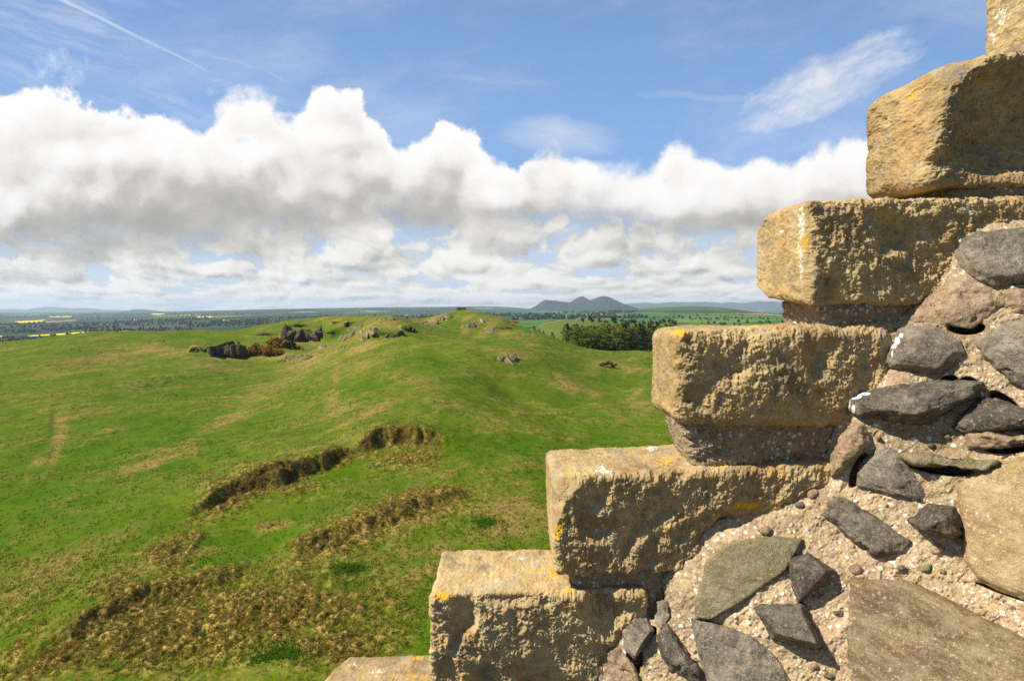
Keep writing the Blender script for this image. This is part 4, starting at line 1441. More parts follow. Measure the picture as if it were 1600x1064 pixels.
def leaf_mat(name, stops, trans=0.25):
    """leaves: colour varies from leaf to leaf through the 'tint' attribute; light passes through them"""
    m, N, b = new_mat(name)
    a = N.attr('tint')
    c = N.ramp(a.outputs['Fac'], stops)
    N.put(c, b.inputs['Base Color'])
    b.inputs['Roughness'].default_value = 0.8
    b.inputs['Specular IOR Level'].default_value = 0.1
    t = N.new('ShaderNodeBsdfTranslucent')
    N.put(c, t.inputs[0])
    mx = N.new('ShaderNodeMixShader')
    mx.inputs[0].default_value = trans
    m.node_tree.links.new(b.outputs[0], mx.inputs[1])
    m.node_tree.links.new(t.outputs[0], mx.inputs[2])
    out = [n for n in m.node_tree.nodes if n.type == 'OUTPUT_MATERIAL'][0]
    m.node_tree.links.new(mx.outputs[0], out.inputs[0])
    return m


def leaves(centers, radii, n_per, size, rng, shell=0.55):
    """quads scattered through clump ellipsoids: vertices, quads, tint per vertex"""
    V, T = [], []
    for c, r in zip(centers, radii):
        d = rng.normal(size=(n_per, 3))
        d /= np.linalg.norm(d, axis=1)[:, None]
        d *= (shell + (1 - shell) * rng.random((n_per, 1))) * r
        p = np.asarray(c) + d
        a = rng.normal(size=(n_per, 3)); a /= np.linalg.norm(a, axis=1)[:, None]
        b = np.cross(a, rng.normal(size=(n_per, 3))); b /= np.linalg.norm(b, axis=1)[:, None]
        sz = size * (0.6 + 0.8 * rng.random((n_per, 1)))
        a, b = a * sz, b * sz * 0.8
        V.append(np.stack((p - a - b * 0.3, p + b, p + a + b * 0.3, p - b), 1).reshape(-1, 3))
        T.append(np.repeat(np.clip(rng.normal(0.5, 0.16, n_per) + rng.normal(0, 0.14), 0, 1), 4))
    V = np.concatenate(V)
    return V, np.arange(len(V)).reshape(-1, 4), np.concatenate(T)


def tube(path, r0, r1, n=7):
    path = np.asarray(path, float)
    V, F = [], []
    for i, p in enumerate(path):
        r = r0 + (r1 - r0) * i / (len(path) - 1)
        for k in range(n):
            a = 2 * math.pi * k / n
            V.append(p + np.array((r * math.cos(a), r * math.sin(a), 0)))
    for i in range(len(path) - 1):
        for k in range(n):
            a, b = i * n + k, i * n + (k + 1) % n
            F.append((a, b, b + n, a + n))
    return np.array(V), np.array(F)


# ---- distant hills
def mat_hill(name, low, high, zl, zh):
    m, N, b = new_mat(name)
    g = N.new('ShaderNodeNewGeometry')
    x, y, z = N.sep(g.outputs['Position'])
    n = N.noise(g.outputs['Position'], 0.008, 6, 0.62)
    n2 = N.noise(g.outputs['Position'], 0.0024, 4, 0.6)
    f = ((z - zl) / (zh - zl) + (n2 - 0.5) * 0.9 + (n - 0.5) * 0.5).ss(0.25, 0.6)
    c = N.mix(f, N.ramp(n, [(0.3, low[0]), (0.7, low[1])]), N.ramp(n, [(0.3, high[0]), (0.7, high[1])]))
    N.put(c, b.inputs['Base Color'])
    b.inputs['Roughness'].default_value = 1.0
    b.inputs['Specular IOR Level'].default_value = 0.0
    return m


def hill(profile, Y, mat, label, depth=1.0, rough=0.16, base=-75, name='hill', seed=0):
    pr = np.array(profile, float)
    px = np.linspace(pr[0, 0], pr[-1, 0], 180)
    py = np.interp(px, pr[:, 0], pr[:, 1])
    ker = np.array([1, 2, 1.]) / 4
    for _ in range(2):
        py[1:-1] = np.convolve(py, ker, 'same')[1:-1]
    u, t = dirp(px, py)
    top = CZ + t * Y - base
    half = (u[-1] - u[0]) * Y * 0.5 * depth
    ys = np.linspace(-1, 1, 70)
    A, B = np.meshgrid(ys, np.arange(len(px)), indexing='ij')
    X = (u * Y)[B] * (1 + A * half / Y * 0.0)
    YY = Y + A * half
    fall = np.exp(-(A * 2.0) ** 2)
    h = top[B] * fall
    pp = p3(X.ravel(), YY.ravel())
    h = h * (1 + rough * sstep(0.0, 0.25, np.abs(A)) * ridged(pp, 1 / 420., 4, seed=seed).reshape(h.shape))
    V = np.stack((X, YY, base + h), -1).reshape(-1, 3)
    o = mesh_np(name, V, grid_faces(*A.shape), mat)
    return tag(o, label, 'hill', kind='structure')


M_HEATH = mat_hill("heath_hill", ((0.018, 0.034, 0.014), (0.034, 0.050, 0.020)), ((0.026, 0.022, 0.020), (0.060, 0.046, 0.038)), 20, 210)
M_FELL = mat_hill("far_fell", ((0.05, 0.085, 0.03), (0.08, 0.11, 0.04)), ((0.07, 0.075, 0.04), (0.11, 0.10, 0.06)), 0, 220)
hill([(780, 489), (812, 486), (830, 482), (840, 476.5), (846, 471.3), (851, 468.8), (868, 470), (881, 471.8), (891, 472.4), (900, 475), (915, 481), (935, 488)], 8300, M_HEATH, 'long flat topped dark hill, left of the three together', 1.6, seed=1)
hill([(862, 487), (880, 478), (890, 473.3), (896, 469.6), (904, 464.8), (909, 463), (915, 465.6), (920.6, 469.4), (930, 473), (945, 480), (958, 488)], 8700, M_HEATH, 'small pointed heather hill between its two neighbours', 1.8, seed=2)
hill([(895, 489), (908, 479), (918, 471.8), (921, 469.8), (928, 467.6), (936, 464.8), (941, 462.8), (947, 463.6), (954, 466.2), (964, 471.6), (975, 475.8), (988, 480), (999, 484), (1035, 489)], 7800, M_HEATH, 'tallest dark purple hill on the skyline, right of the three', 1.6, seed=3)
M_GREENHILL = mat_hill("green_hill", ((0.030, 0.050, 0.014), (0.050, 0.075, 0.018)), ((0.050, 0.095, 0.018), (0.070, 0.120, 0.024)), 0, 45)
hill([(950, 492), (968, 488), (985, 485), (1010, 482), (1040, 480), (1075, 478.6), (1105, 479), (1130, 481), (1160, 485), (1195, 491)], 3600, M_GREENHILL, 'dark green hill in front of the blue range at right', 0.9, 0.05, name='hill', seed=7)
hill([(940, 480), (977, 474.7), (1010, 472.5), (1022, 474), (1050, 472), (1080, 472.3), (1106, 471.5), (1129, 474), (1140, 471.5), (1157, 474), (1170, 473), (1181, 470.5), (1211, 471), (1225, 474), (1300, 473), (1500, 475)], 14300, M_FELL, 'blue range of far hills along the skyline at right', 0.22, 0.08, name='hills', seed=4)
hill([(-300, 484), (-100, 482), (0, 483), (28, 483), (43, 484), (62, 481), (80, 479.5), (112, 482), (139, 481.5), (160, 484), (200, 485)], 14600, M_FELL, 'faint blue hills on the horizon at left', 0.22, 0.08, name='hills', seed=5)
hill([(195, 488), (206, 485), (213, 483.3), (226, 483.8), (240, 485), (255, 488)], 9800, M_HEATH, 'low wooded hill above the left plain', 1.5, seed=6)

# ---- oilseed rape fields
M_RAPE = simple_mat("rape_flowers", [(0.3, (0.50, 0.40, 0.012)), (0.7, (0.72, 0.58, 0.02))], 0.05)
M_PLOUGH = simple_mat("ploughed_soil", [(0.3, (0.20, 0.13, 0.085)), (0.7, (0.33, 0.23, 0.16))], 0.02)


def field(quad, mat, label):
    c = [hit(x, y, 440) for x, y in quad]
    if any(k is None for k in c):
        return
    n = 16
    a, b = np.meshgrid(np.linspace(0, 1, n), np.linspace(0, 1, n), indexing='ij')
    a, b = a[..., None], b[..., None]
    P = (c[0][:2] * (1 - a) + c[1][:2] * a) * (1 - b) + (c[3][:2] * (1 - a) + c[2][:2] * a) * b
    z = height((P[..., 0] / P[..., 1]).ravel(), np.log(P[..., 1]).ravel()) + 1.2
    V = np.concatenate((P.reshape(-1, 2), z[:, None]), 1)
    tag(mesh_np('field', V, grid_faces(n, n), mat), label, 'field', kind='structure')


field([(23, 502.4), (72, 500), (60, 504), (24, 505.6)], M_RAPE, 'yellow rape field with a tree at its middle, far left')
field([(40, 525), (142, 518.2), (138, 522), (50, 526)], M_RAPE, 'long yellow rape field behind the left crest')
field([(76, 494.2), (112, 494), (111, 495.6), (79, 495.8)], M_RAPE, 'thin yellow rape strip near the left horizon')
field([(-14, 526), (4, 525.5), (3, 530), (-14, 532)], M_RAPE, 'yellow rape field corner at the left edge')
field([(235, 490.2), (259, 490), (250, 492), (240, 492)], M_RAPE, 'small yellow rape field under the low wooded hill')
field([(206, 499.6), (217, 499.3), (216, 501.2), (207, 501.4)], M_RAPE, 'tiny yellow rape field in the left woods')
field([(186, 518), (208, 517.4), (209, 520.4), (188, 520.8)], M_RAPE, 'yellow rape field just above the left crest')
field([(307, 494.4), (333, 494.6), (328, 496.8), (310, 496.3)], M_RAPE, 'yellow rape field in the middle of the plain')
field([(346, 500.2), (380, 501), (378, 502.6), (350, 501.8)], M_RAPE, 'narrow yellow rape field above the dark woods')
field([(438, 504.6), (462, 500), (498, 499.6), (487, 504)], M_RAPE, 'bright yellow rape field behind the dark crags')
field([(526, 498.2), (546, 497.5), (546, 499), (528, 499.4)], M_RAPE, 'yellow rape field beside the knoll')
field([(48, 509.5), (85, 506.8), (84, 508.6), (40, 511.5)], M_PLOUGH, 'brown ploughed field left of the woods')
field([(72, 502.5), (118, 499.8), (118, 501.5), (70, 504.5)], M_PLOUGH, 'grey brown ploughed field beyond the yellow one')
field([(1143, 489.6), (1222, 493.2), (1222, 495), (1143, 491)], M_PLOUGH, 'reddish ploughed strip on the right hand slope')
field([(913, 491.4), (955, 490.4), (950, 492.6), (908, 493.4)], M_PLOUGH, 'pale bare field under the tallest hill')

# ---- far woods: one mass of trees nobody could count
M_WOOD = leaf_mat("far_wood_leaves", [(0.0, (0.010, 0.018, 0.008)), (0.5, (0.022, 0.036, 0.012)), (0.85, (0.050, 0.070, 0.020)), (1.0, (0.10, 0.085, 0.045))], 0.1)
_iv, _if = ico(1)


def forest(bands, name, label, seed, hmin=5, hmax=11, ymin=440):
    rng = np.random.default_rng(seed)
    pts = []
    for x0, y0, x1, y1, hh, n in bands:
        f = rng.random((n, 2))
        for a, b in f:
            px = x0 + (x1 - x0) * a
            py = y0 + (y1 - y0) * a + (b - 0.5) * hh
            p = hit(px, py, ymin)
            if p is not None:
                pts.append(p)
    Vs, Fs, T = [], [], []
    for i, p in enumerate(pts):
        h = hmin + (hmax - hmin) * rng.random()
        w = h * (0.32 + 0.25 * rng.random())
        v = _iv * (1 + 0.28 * rng.normal(size=(len(_iv), 1)))
        v = v * np.array((w, w, h * 0.55)) + p + np.array((0, 0, h * 0.5))
        Vs.append(v)
        Fs.append(_if + i * len(_iv))
        T.append(np.full(len(_iv), np.clip(rng.normal(0.42, 0.22), 0, 1)))
    o = mesh_np(name, np.concatenate(Vs), np.concatenate(Fs), M_WOOD, smooth=False, attrs={'tint': np.concatenate(T)})
    return tag(o, label, 'woodland', kind='stuff')


forest([(-30, 533, 75, 534, 8, 130), (75, 529, 130, 524, 3, 22), (130, 519, 300, 515, 4, 90), (-20, 519, 60, 519, 3, 50), (60, 516, 180, 513, 3, 60),
        (120, 508, 300, 504, 6, 170), (290, 509, 440, 504, 6, 190), (180, 504, 330, 498, 4, 160), (0, 513, 120, 508, 3, 70), (-10, 497, 110, 494, 1.5, 50), (110, 498, 200, 496, 1.5, 40),
        (330, 504, 420, 500, 3, 100), (0, 508, 70, 505, 2, 50), (420, 498, 520, 496, 2, 70), (500, 494, 680, 496, 5, 130), (240, 494, 400, 492, 1.5, 60), (560, 488, 700, 486, 2, 50), (650, 499, 700, 494, 6, 90)],
       'far_woodland', 'dark woods and hedgerow trees across the left plain', 31)
forest([(740, 492, 880, 494, 6, 200), (800, 498, 900, 497, 5, 130), (880, 488, 1000, 487, 3, 150), (890, 497, 1010, 496, 3, 110), (960, 488, 1130, 483, 2.5, 140), (1105, 486, 1160, 488, 2.5, 70), (1140, 484, 1225, 488, 3, 120),
        (900, 494, 960, 490, 3, 60)],
       'far_woodland', 'dark band of woods below the three hills', 32, 7, 13, 1300)

# ---- single trees scattered over the right hand fields
M_LEAF = leaf_mat("spring_leaves", [(0.0, (0.05, 0.085, 0.008)), (0.45, (0.16, 0.215, 0.014)), (0.75, (0.27, 0.31, 0.024)), (1.0, (0.40, 0.38, 0.05))], 0.5)
M_PINE = leaf_mat("pine_needles", [(0.0, (0.014, 0.024, 0.009)), (0.5, (0.040, 0.058, 0.018)), (1.0, (0.095, 0.105, 0.032))], 0.18)
M_BARE = leaf_mat("budding_twigs", [(0.0, (0.045, 0.035, 0.018)), (0.5, (0.095, 0.085, 0.035)), (1.0, (0.17, 0.15, 0.06))], 0.15)
M_BARK = simple_mat("bark", [(0.3, (0.045, 0.034, 0.024)), (0.7, (0.12, 0.095, 0.068))], 3.0, bump=0.4)


def tree_mesh(kind, seed, h=14.0):
    rng = np.random.default_rng(seed)
    c, r = [], []
    if kind == 'leafy':
        for k in range(22):
            z = h * (0.12 + 0.84 * (k + rng.random()) / 22)
            f = z / h
            w = h * 0.20 * (0.75 + 0.55 * math.sin(math.pi * min(1, f * 0.92 + 0.06)))
            a = rng.random() * 6.28
            q = w * (0.25 + 0.65 * rng.random())
            c.append((q * math.cos(a), q * math.sin(a), z))
            r.append(np.array((1, 1, 0.85)) * h * (0.065 + 0.055 * rng.random()) * (1.15 - 0.5 * f))
        V, F, T = leaves(c, r, 46, h * 0.020, rng)
    else:
        for k in range(26):
            f = (k + rng.random()) / 26
            z = h * (0.20 + 0.80 * f)
            w = h * 0.19 * (1.05 - f) * (0.6 + 0.6 * rng.random())
            a = rng.random() * 6.28
            c.append((w * math.cos(a), w * math.sin(a), z - w * 0.15))
            r.append(np.array((1, 1, 0.55)) * h * (0.045 + 0.055 * (1 - f)))
        V, F, T = leaves(c, r, 40, h * 0.018, rng)
    tv, tf = tube([(0, 0, -0.4), (0.05, 0, h * 0.3), (0, 0.08, h * 0.6), (0.04, 0, h * 0.93)], h * 0.017, h * 0.003)
    return (V, F, T), (tv, tf)


def tree_thing(name, protos, loc, rz, sc, label, cat, group):
    me_c, me_t = protos
    root = empty(name, loc)
    root.rotation_euler.z = rz
    root.scale = (sc[0], sc[0], sc[1])
    for nm, me in (('crown', me_c), ('trunk', me_t)):
        o = bpy.data.objects.new(nm, me)
        COL.objects.link(o)
        o.parent = root
    return tag(root, label, cat, group)


def proto(kind, seed, leafm):
    (V, F, T), (tv, tf) = tree_mesh(kind, seed)
    a = mesh_np('crown', V, F, leafm, smooth=False, attrs={'tint': T})
    b = mesh_np('trunk', tv, tf, M_BARK)
    r = (a.data, b.data)
    bpy.data.objects.remove(a)
    bpy.data.objects.remove(b)
    return r


P_LEAFY = [proto('leafy', 100 + k, M_LEAF) for k in range(4)]
P_PINE = [proto('pine', 200 + k, M_PINE) for k in range(3)]
P_BARE = [proto('leafy', 300 + k, M_BARE) for k in range(2)]


def plant_tree(px, Y, kind, h, wide, name, label, cat, group, rng):
    u = dirp(px, 520)[0]
    x = u * Y
    z = ground(x, Y) - 0.2
    ps = {'leafy': P_LEAFY, 'pine': P_PINE, 'bare': P_BARE}[kind]
    pr = ps[int(rng.random() * len(ps))]
    return tree_thing(name, pr, (x, Y, z), rng.random() * 6.28, (h / 14 * wide, h / 14), label, cat, group)


rg = np.random.default_rng(5)
for row, (Y, n, x0, x1) in enumerate(((296, 17, 893, 1034), (303, 17, 886, 1036), (311, 16, 884, 1040), (320, 16, 886, 1046), (330, 15, 890, 1052), (341, 14, 895, 1060))):
    for k in range(n):
        px = x0 + (x1 - x0) * (k + 0.5 + rg.uniform(-0.35, 0.35)) / n
        pine = rg.random() < (0.9 if px < 897 else 0.15 if px < 985 else 0.32)
        if row == 0 and 900 < px < 985:
            pine = rg.random() < 0.12
        h = rg.uniform(11.5, 14.2) + (0.8 if pine else 0) + 0.12 * row
        if row == 0:
            h *= 0.92
        if pine:
            plant_tree(px, Y + rg.uniform(-2.5, 2.5), 'pine', h, rg.uniform(1.1, 1.45), 'pine_tree', 'dark pine tree standing in the dense wood beyond the ridge', 'pine tree', 'pines in the wood beyond the ridge', rg)
        else:
            plant_tree(px, Y + rg.uniform(-2.5, 2.5), 'leafy', h, rg.uniform(1.2, 1.6), 'leafy_tree', 'fresh green leafy tree standing in the dense wood beyond the ridge', 'tree', 'leafy trees in the wood beyond the ridge', rg)
plant_tree(978, 338, 'pine', 15.9, 1.2, 'pine_tree', 'tall spiky pine rising above the middle of the wood', 'pine tree', None, rg)
plant_tree(999, 336, 'pine', 15.4, 1.3, 'pine_tree', 'tall pine rising above the wood right of its middle', 'pine tree', None, rg)
plant_tree(863, 300, 'pine', 4.8, 1.7, 'pine_tree', 'small lone pine left of the wood', 'pine tree', None, rg)
for px, h, lab in ((835, 4.2, 'dark evergreen bush, leftmost of the clump on the right hand slope'), (842, 3.6, 'dark evergreen bush in the middle of the clump on the right hand slope'), (849, 3.0, 'low evergreen bush at the lower end of the clump left of the lone pine')):
    plant_tree(px, 302 - (px - 835) * 0.6, 'pine', h, 1.9, 'evergreen_bush', lab, 'bush', None, rg)

# field trees: too small to show their parts
FT = []
for x0, y0, x1, y1, n in ((1010, 497, 1080, 497.5, 9), (1075, 500, 1140, 502, 11), (1050, 492, 1120, 489, 8), (1130, 498, 1215, 500, 10), (1000, 508, 1060, 510, 7), (1090, 507, 1160, 510, 7), (1085, 494, 1160, 494, 6),
                          (1150, 505, 1225, 506, 6), (905, 505, 1000, 508, 8), (960, 500, 1040, 501, 8), (1160, 489, 1222, 490, 6)):
    for k in range(n):
        f = (k + rg.uniform(0.1, 0.9)) / n
        FT.append((x0 + (x1 - x0) * f, y0 + (y1 - y0) * f + rg.uniform(-1, 1)))
_ft_me = []
for k in range(4):
    v = _iv * (1 + 0.2 * rg.normal(size=(len(_iv), 1)))
    rr_ = np.random.default_rng(400 + k)
    V, F, T = leaves([(rr_.normal(0, 1.4), rr_.normal(0, 1.4), 2.2 + 4.0 * rr_.random()) for _ in range(9)], [np.array((1.6, 1.6, 1.4))] * 9, 22, 0.6, rr_)
    o = mesh_np('field_tree', V, F, M_WOOD if k % 2 else M_BARE, smooth=False, attrs={'tint': T})
    _ft_me.append(o.data)
    bpy.data.objects.remove(o)
for px, py in FT:
    p = hit(px, py, 440)
    if p is None:
        continue
    k = int(rg.random() * 4)
    o = bpy.data.objects.new('field_tree', _ft_me[k])
    COL.objects.link(o)
    o.location = p
    sc = rg.uniform(0.7, 1.35)
    o.scale = (sc, sc, sc)
    o.rotation_euler.z = rg.random() * 6
    tag(o, 'small hedgerow tree dotted over the green fields right of the wood', 'tree', 'hedgerow trees on the right hand fields')

# ---- rock outcrops
M_CRAG = mat_rock("dark_crag", (0.016, 0.012, 0.008), (0.055, 0.044, 0.031), (0.15, 0.125, 0.090), spot=(0.20, 0.17, 0.12), lichen=0.12, scale=0.045, turf=0.9)
M_PALE = mat_rock("pale_crag", (0.13, 0.085, 0.050), (0.27, 0.195, 0.130), (0.42, 0.33, 0.235), spot=(0.48, 0.42, 0.33), lichen=0.15, scale=0.045, turf=0.75)


def outcrop(px0, px1, py_top0, py_top1, py_bot, mat, label, n=4, seed=0, depth=0.8, lean=0.25, y0=60):
    """a crag between photo columns px0..px1 whose top runs from py_top0 to py_top1 and whose foot is at py_bot"""
    rng = np.random.default_rng(seed)
    pm = hit((px0 + px1) / 2, py_bot, y0)
    Y = pm[1]
    parts = []
    wpx = (px1 - px0) / n
    for i in range(n):
        f = (i + 0.5) / n
        x = px0 + (px1 - px0) * f
        g_ = hit(x, py_bot + rng.uniform(-1, 1), y0)
        top = py_top0 + (py_top1 - py_top0) * f + rng.uniform(-0.8, 0.8)
        Yc = 0.5 * (g_[1] + Y)
        w = wpx * Yc / 800 * 0.72
        zt = at(x, top, Yc)[2]
        zb = ground(dirp(x, 500)[0] * Yc, Yc) - 0.6
        h = max(zt - zb, 0.5)
        cx = dirp(x, 500)[0] * Yc
        d = max(h * depth, w * 0.8)
        if lean > 0.3:                                    # weathered slabs lying back into the slope
            q = rng.normal(size=(16, 3))
            q /= np.linalg.norm(q, axis=1)[:, None]
            q = q * np.array((w * rng.uniform(0.9, 1.9), d * 1.2, h * rng.uniform(0.22, 0.42)))
            a_ = rng.uniform(-0.5, 0.5)
            q = np.stack((q[:, 0] * math.cos(a_) - q[:, 1] * math.sin(a_), q[:, 0] * math.sin(a_) + q[:, 1] * math.cos(a_), q[:, 2] + q[:, 1] * 0.35 - q[:, 0] * 0.15), -1)
            P = q + np.array((cx, Yc + d * 0.35, zb + 0.35 * h))
        else:
            P = []
            tw = rng.uniform(-0.6, 0.6)
            hs = rng.uniform(0.5, 1.0)
            for sx in (-1, 1):
                for sy in (0, 1):
                    for sz in (0, 0.5, 1):
                        P.append((cx + sx * w * (1 - 0.3 * sz * rng.random()) + rng.normal(0, w * 0.32), Yc + d * sy + sx * w * tw + rng.normal(0, d * 0.28) + (0.12 * h if (sz == 1 and sy == 0) else 0), zb + h * hs * sz * (1 + rng.normal(0, 0.16))))
        parts.append(hull_mesh(P))
    V, F = merge(parts)
    fn = np.cross(V[F[:, 1]] - V[F[:, 0]], V[F[:, 2]] - V[F[:, 0]])
    nv = np.zeros_like(V)
    for k in range(3):
        np.add.at(nv, F[:, k], fn)
    nv /= np.linalg.norm(nv, axis=1, keepdims=True) + 1e-9
    hh = max(0.4, np.ptp(V[:, 2]))
    kd = 1.0 if lean > 0.3 else 0.8
    V = V + nv * (kd * (0.10 * hh * ridged(V * (1, 1, 0.4) + seed * 7, 1.0 / hh, 4, 0.55, seed=seed) + 0.05 * hh * fbm(V, 3 / hh, 3, seed=seed + 3)))[:, None]
    o = mesh_np('rock_outcrop', V, F, mat, smooth=False, attrs={'white': np.zeros(len(V))})
    return tag(o, label, 'rock outcrop')


OC = [
    (297, 328, 539, 541, 549, M_CRAG, 'low dark crag at the left end of the cliffs'),
    (325, 377, 541, 543, 558, M_CRAG, 'wide dark cliff facing the viewer left of the orange gorse'),
    (400, 416, 519, 520, 524, M_CRAG, 'small dark ledge above the orange gorse'),
    (436, 472, 513, 518, 531, M_CRAG, 'tall dark cliff right above the orange gorse'),
    (470, 497, 517, 519, 531, M_CRAG, 'dark cliff in the middle of the upper row of crags'),
    (490, 518, 514, 523, 527, M_CRAG, 'broken dark crag at the right end of the upper row'),
    (452, 486, 506, 508, 511, M_CRAG, 'thin dark ledge on the crest over the cliffs'),
    (538, 552, 501, 504, 509, M_CRAG, 'dark rock on the crest left of the pale knoll'),
    (531, 549, 526, 514, 529, M_PALE, 'pale slanting slab at the left foot of the knoll'),
    (545, 566, 514, 505, 514, M_PALE, 'pale slab running up the left shoulder of the knoll'),
    (563, 586, 516, 512, 526, M_PALE, 'bright pinkish crag in the middle of the knoll'),
    (585, 612, 498, 495, 500, M_PALE, 'pale rock rib along the top of the knoll'),
    (628, 646, 505, 509, 515, M_CRAG, 'dark crag on the right side of the knoll'),
    (603, 628, 522, 519, 526, M_CRAG, 'low dark rocks at the right foot of the knoll'),
    (644, 663, 502, 502, 505, M_PALE, 'small pale rocks in the saddle between knoll and summit'),
    (664, 684, 506, 497, 507, M_PALE, 'lower pale slab climbing to the ruin'),
    (681, 703, 498, 488, 500, M_PALE, 'upper pale slab just below the ruin'),
    (719, 738, 510, 502, 512, M_PALE, 'pale rock strip low on the slope under the ruin'),
    (736, 754, 502, 496, 504, M_PALE, 'pale rock strip high on the slope under the ruin'),
    (752, 776, 517, 511, 519, M_PALE, 'pale flat rocks on the right shoulder of the summit'),
    (776, 800, 508, 512, 514, M_CRAG, 'brown rocks on the right edge of the summit ridge'),
    (779, 802, 556, 555, 564, M_PALE, 'pale bare rock patch in the middle of the right slope'),
    (818, 838, 521, 522, 525, M_PALE, 'pale rocks on the right slope left of the dark bushes'),
    (436, 478, 557, 555, 563, M_PALE, 'low pale rock sheet in front of the gorse hollow'),
    (494, 508, 541, 538, 545, M_PALE, 'small pale rock right of the gorse hollow'),
    (528, 540, 542, 538, 544, M_PALE, 'small pale rock below the knoll'),
]
for i, (a, b, t0, t1, bt, mt, lab) in enumerate(OC):
    pale = mt is M_PALE
    outcrop(a, b, t0, t1, bt, mt, lab, n=max(3, int((b - a) / 4.5)) if pale else max(3, int((b - a) / 5)), seed=500 + i, depth=1.3 if pale else 1.1, lean=0.55 if pale else 0.05)

# boulders
_bm = []
for k in range(4):
    rr_ = np.random.default_rng(700 + k)
    V, F = hull_mesh(rr_.normal(size=(14, 3)) * np.array((0.6, 0.45, 0.32)))
    V = V + 0.06 * fbm(V + k, 1.6, 3, seed=k)[:, None]
    o = mesh_np('boulder', V, F, M_PALE, smooth=False, attrs={'white': np.zeros(len(V))})
    _bm.append(o.data)
    bpy.data.objects.remove(o)
BL = [(874, 600), (886, 599), (893, 603), (901, 601), (908, 606), (880, 606), (797, 566), (812, 570), (772, 560), (805, 553), (560, 545), (520, 548), (575, 543), (502, 551), (470, 566), (124, 549), (232, 536), (255, 533),
      (108, 676), (110, 679), (366, 770), (120, 765), (60, 840), (295, 862), (305, 900), (1022, 656), (800, 650), (756, 503), (770, 506), (700, 520), (690, 512), (650, 518), (842, 534), (858, 540), (1002, 553), (985, 549), (720, 536), (744, 531), (640, 538)]
for px, py in BL:
    p = hit(px, py)
    if p is None:
        continue
    o = bpy.data.objects.new('boulder', _bm[int(rg.random() * 4)])
    COL.objects.link(o)
    sc = 1.6 * p[1] / 800 * rg.uniform(0.7, 1.5)
    sc = max(sc, 0.12)
    o.location = p + np.array((0, 0, 0.1 * sc))
    o.scale = (sc * rg.uniform(1.1, 1.9), sc * 1.2, sc)
    o.rotation_euler.z = rg.random() * 6
    tag(o, 'small pale boulder lying loose in the pasture grass', 'boulder', 'loose boulders in the pasture')

# ---- gorse and scrub
M_GORSE = leaf_mat("gorse_blossom", [(0.0, (0.035, 0.028, 0.007)), (0.3, (0.11, 0.065, 0.009)), (0.5, (0.38, 0.17, 0.014)), (1.0, (0.68, 0.34, 0.02))], 0.2)
M_SCRUB = leaf_mat("dark_scrub", [(0.0, (0.014, 0.014, 0.005)), (0.5, (0.040, 0.040, 0.012)), (1.0, (0.09, 0.085, 0.025))], 0.1)
M_NETTLE = leaf_mat("nettle_leaves", [(0.0, (0.055, 0.120, 0.006)), (0.5, (0.085, 0.175, 0.008)), (1.0, (0.13, 0.23, 0.014))], 0.5)


def bush(px0, px1, py_top, py_bot, mat, name, label, cat, seed, n=16, leaf=0.09, per=120, group=None):
    rng = np.random.default_rng(seed)
    pm = hit((px0 + px1) / 2, py_bot)
    Y = pm[1]
    w = (px1 - px0) / 800 * Y
    h = (py_bot - py_top) / 800 * Y
    c, r = [], []
    for k in range(n):
        x = rng.uniform(-0.42, 0.42) * w
        z = h * (0.15 + 0.62 * rng.random()) * (1 - (2 * x / w) ** 2 * 0.5)
        c.append((x, rng.uniform(0, 0.35) * w, z))
        r.append(np.array((1.15, 1.0, 0.8)) * min(w, h * 1.6) * (0.13 + 0.09 * rng.random()))
    V, F, T = leaves(c, r, per, leaf * h * 0.55, rng, 0.5)
    root = empty(name, Vector(pm) - Vector((0, 0, 0.05)))
    o = mesh_np('foliage', V, F, mat, smooth=False, attrs={'tint': T})
    o.parent = root
    sv, sf = merge([tube([(0, 0.1 * w, -0.2), (dx * 0.4, 0.12 * w, h * 0.3), (dx, 0.15 * w, h * 0.62)], 0.03 * h, 0.01 * h, 5) for dx in (-0.25 * w, 0.0, 0.22 * w)])
    t = mesh_np('stem', sv, sf, M_BARK)
    t.parent = root
    return tag(root, label, cat, group)


bush(384, 416, 534, 556, M_GORSE, 'gorse_bush', 'large orange flowering gorse bush, front left of the clump by the cliff', 'gorse', 801, 20)
bush(408, 440, 539, 557, M_GORSE, 'gorse_bush', 'orange gorse bush at the right front of the clump, shaded below', 'gorse', 802, 20)
bush(416, 448, 524, 544, M_GORSE, 'gorse_bush', 'brown orange gorse bush behind the front ones below the cliff', 'gorse', 803, 20)
bush(444, 462, 531, 546, M_SCRUB, 'scrub_bush', 'dark scrub bush joined to the gorse below the tall cliff', 'bush', 804, 14)
bush(461, 473, 539, 547, M_GORSE, 'gorse_bush', 'small separate gorse bush right of the clump', 'gorse', 805, 10)
bush(518, 528, 500, 506, M_GORSE, 'gorse_bush', 'tiny gorse bush on the crest left of the knoll', 'gorse', 806, 8)
bush(790, 812, 500, 508, M_GORSE, 'gorse_bush', 'gorse patch on the right skyline of the summit ridge', 'gorse', 807, 10)
bush(353, 374, 531, 541, M_SCRUB, 'scrub_bush', 'dark scrub bush on top of the wide cliff', 'bush', 808, 12)
bush(937, 966, 564, 575, M_SCRUB, 'scrub_bush', 'dark low scrub on the right slope below the wood', 'bush', 809, 14)


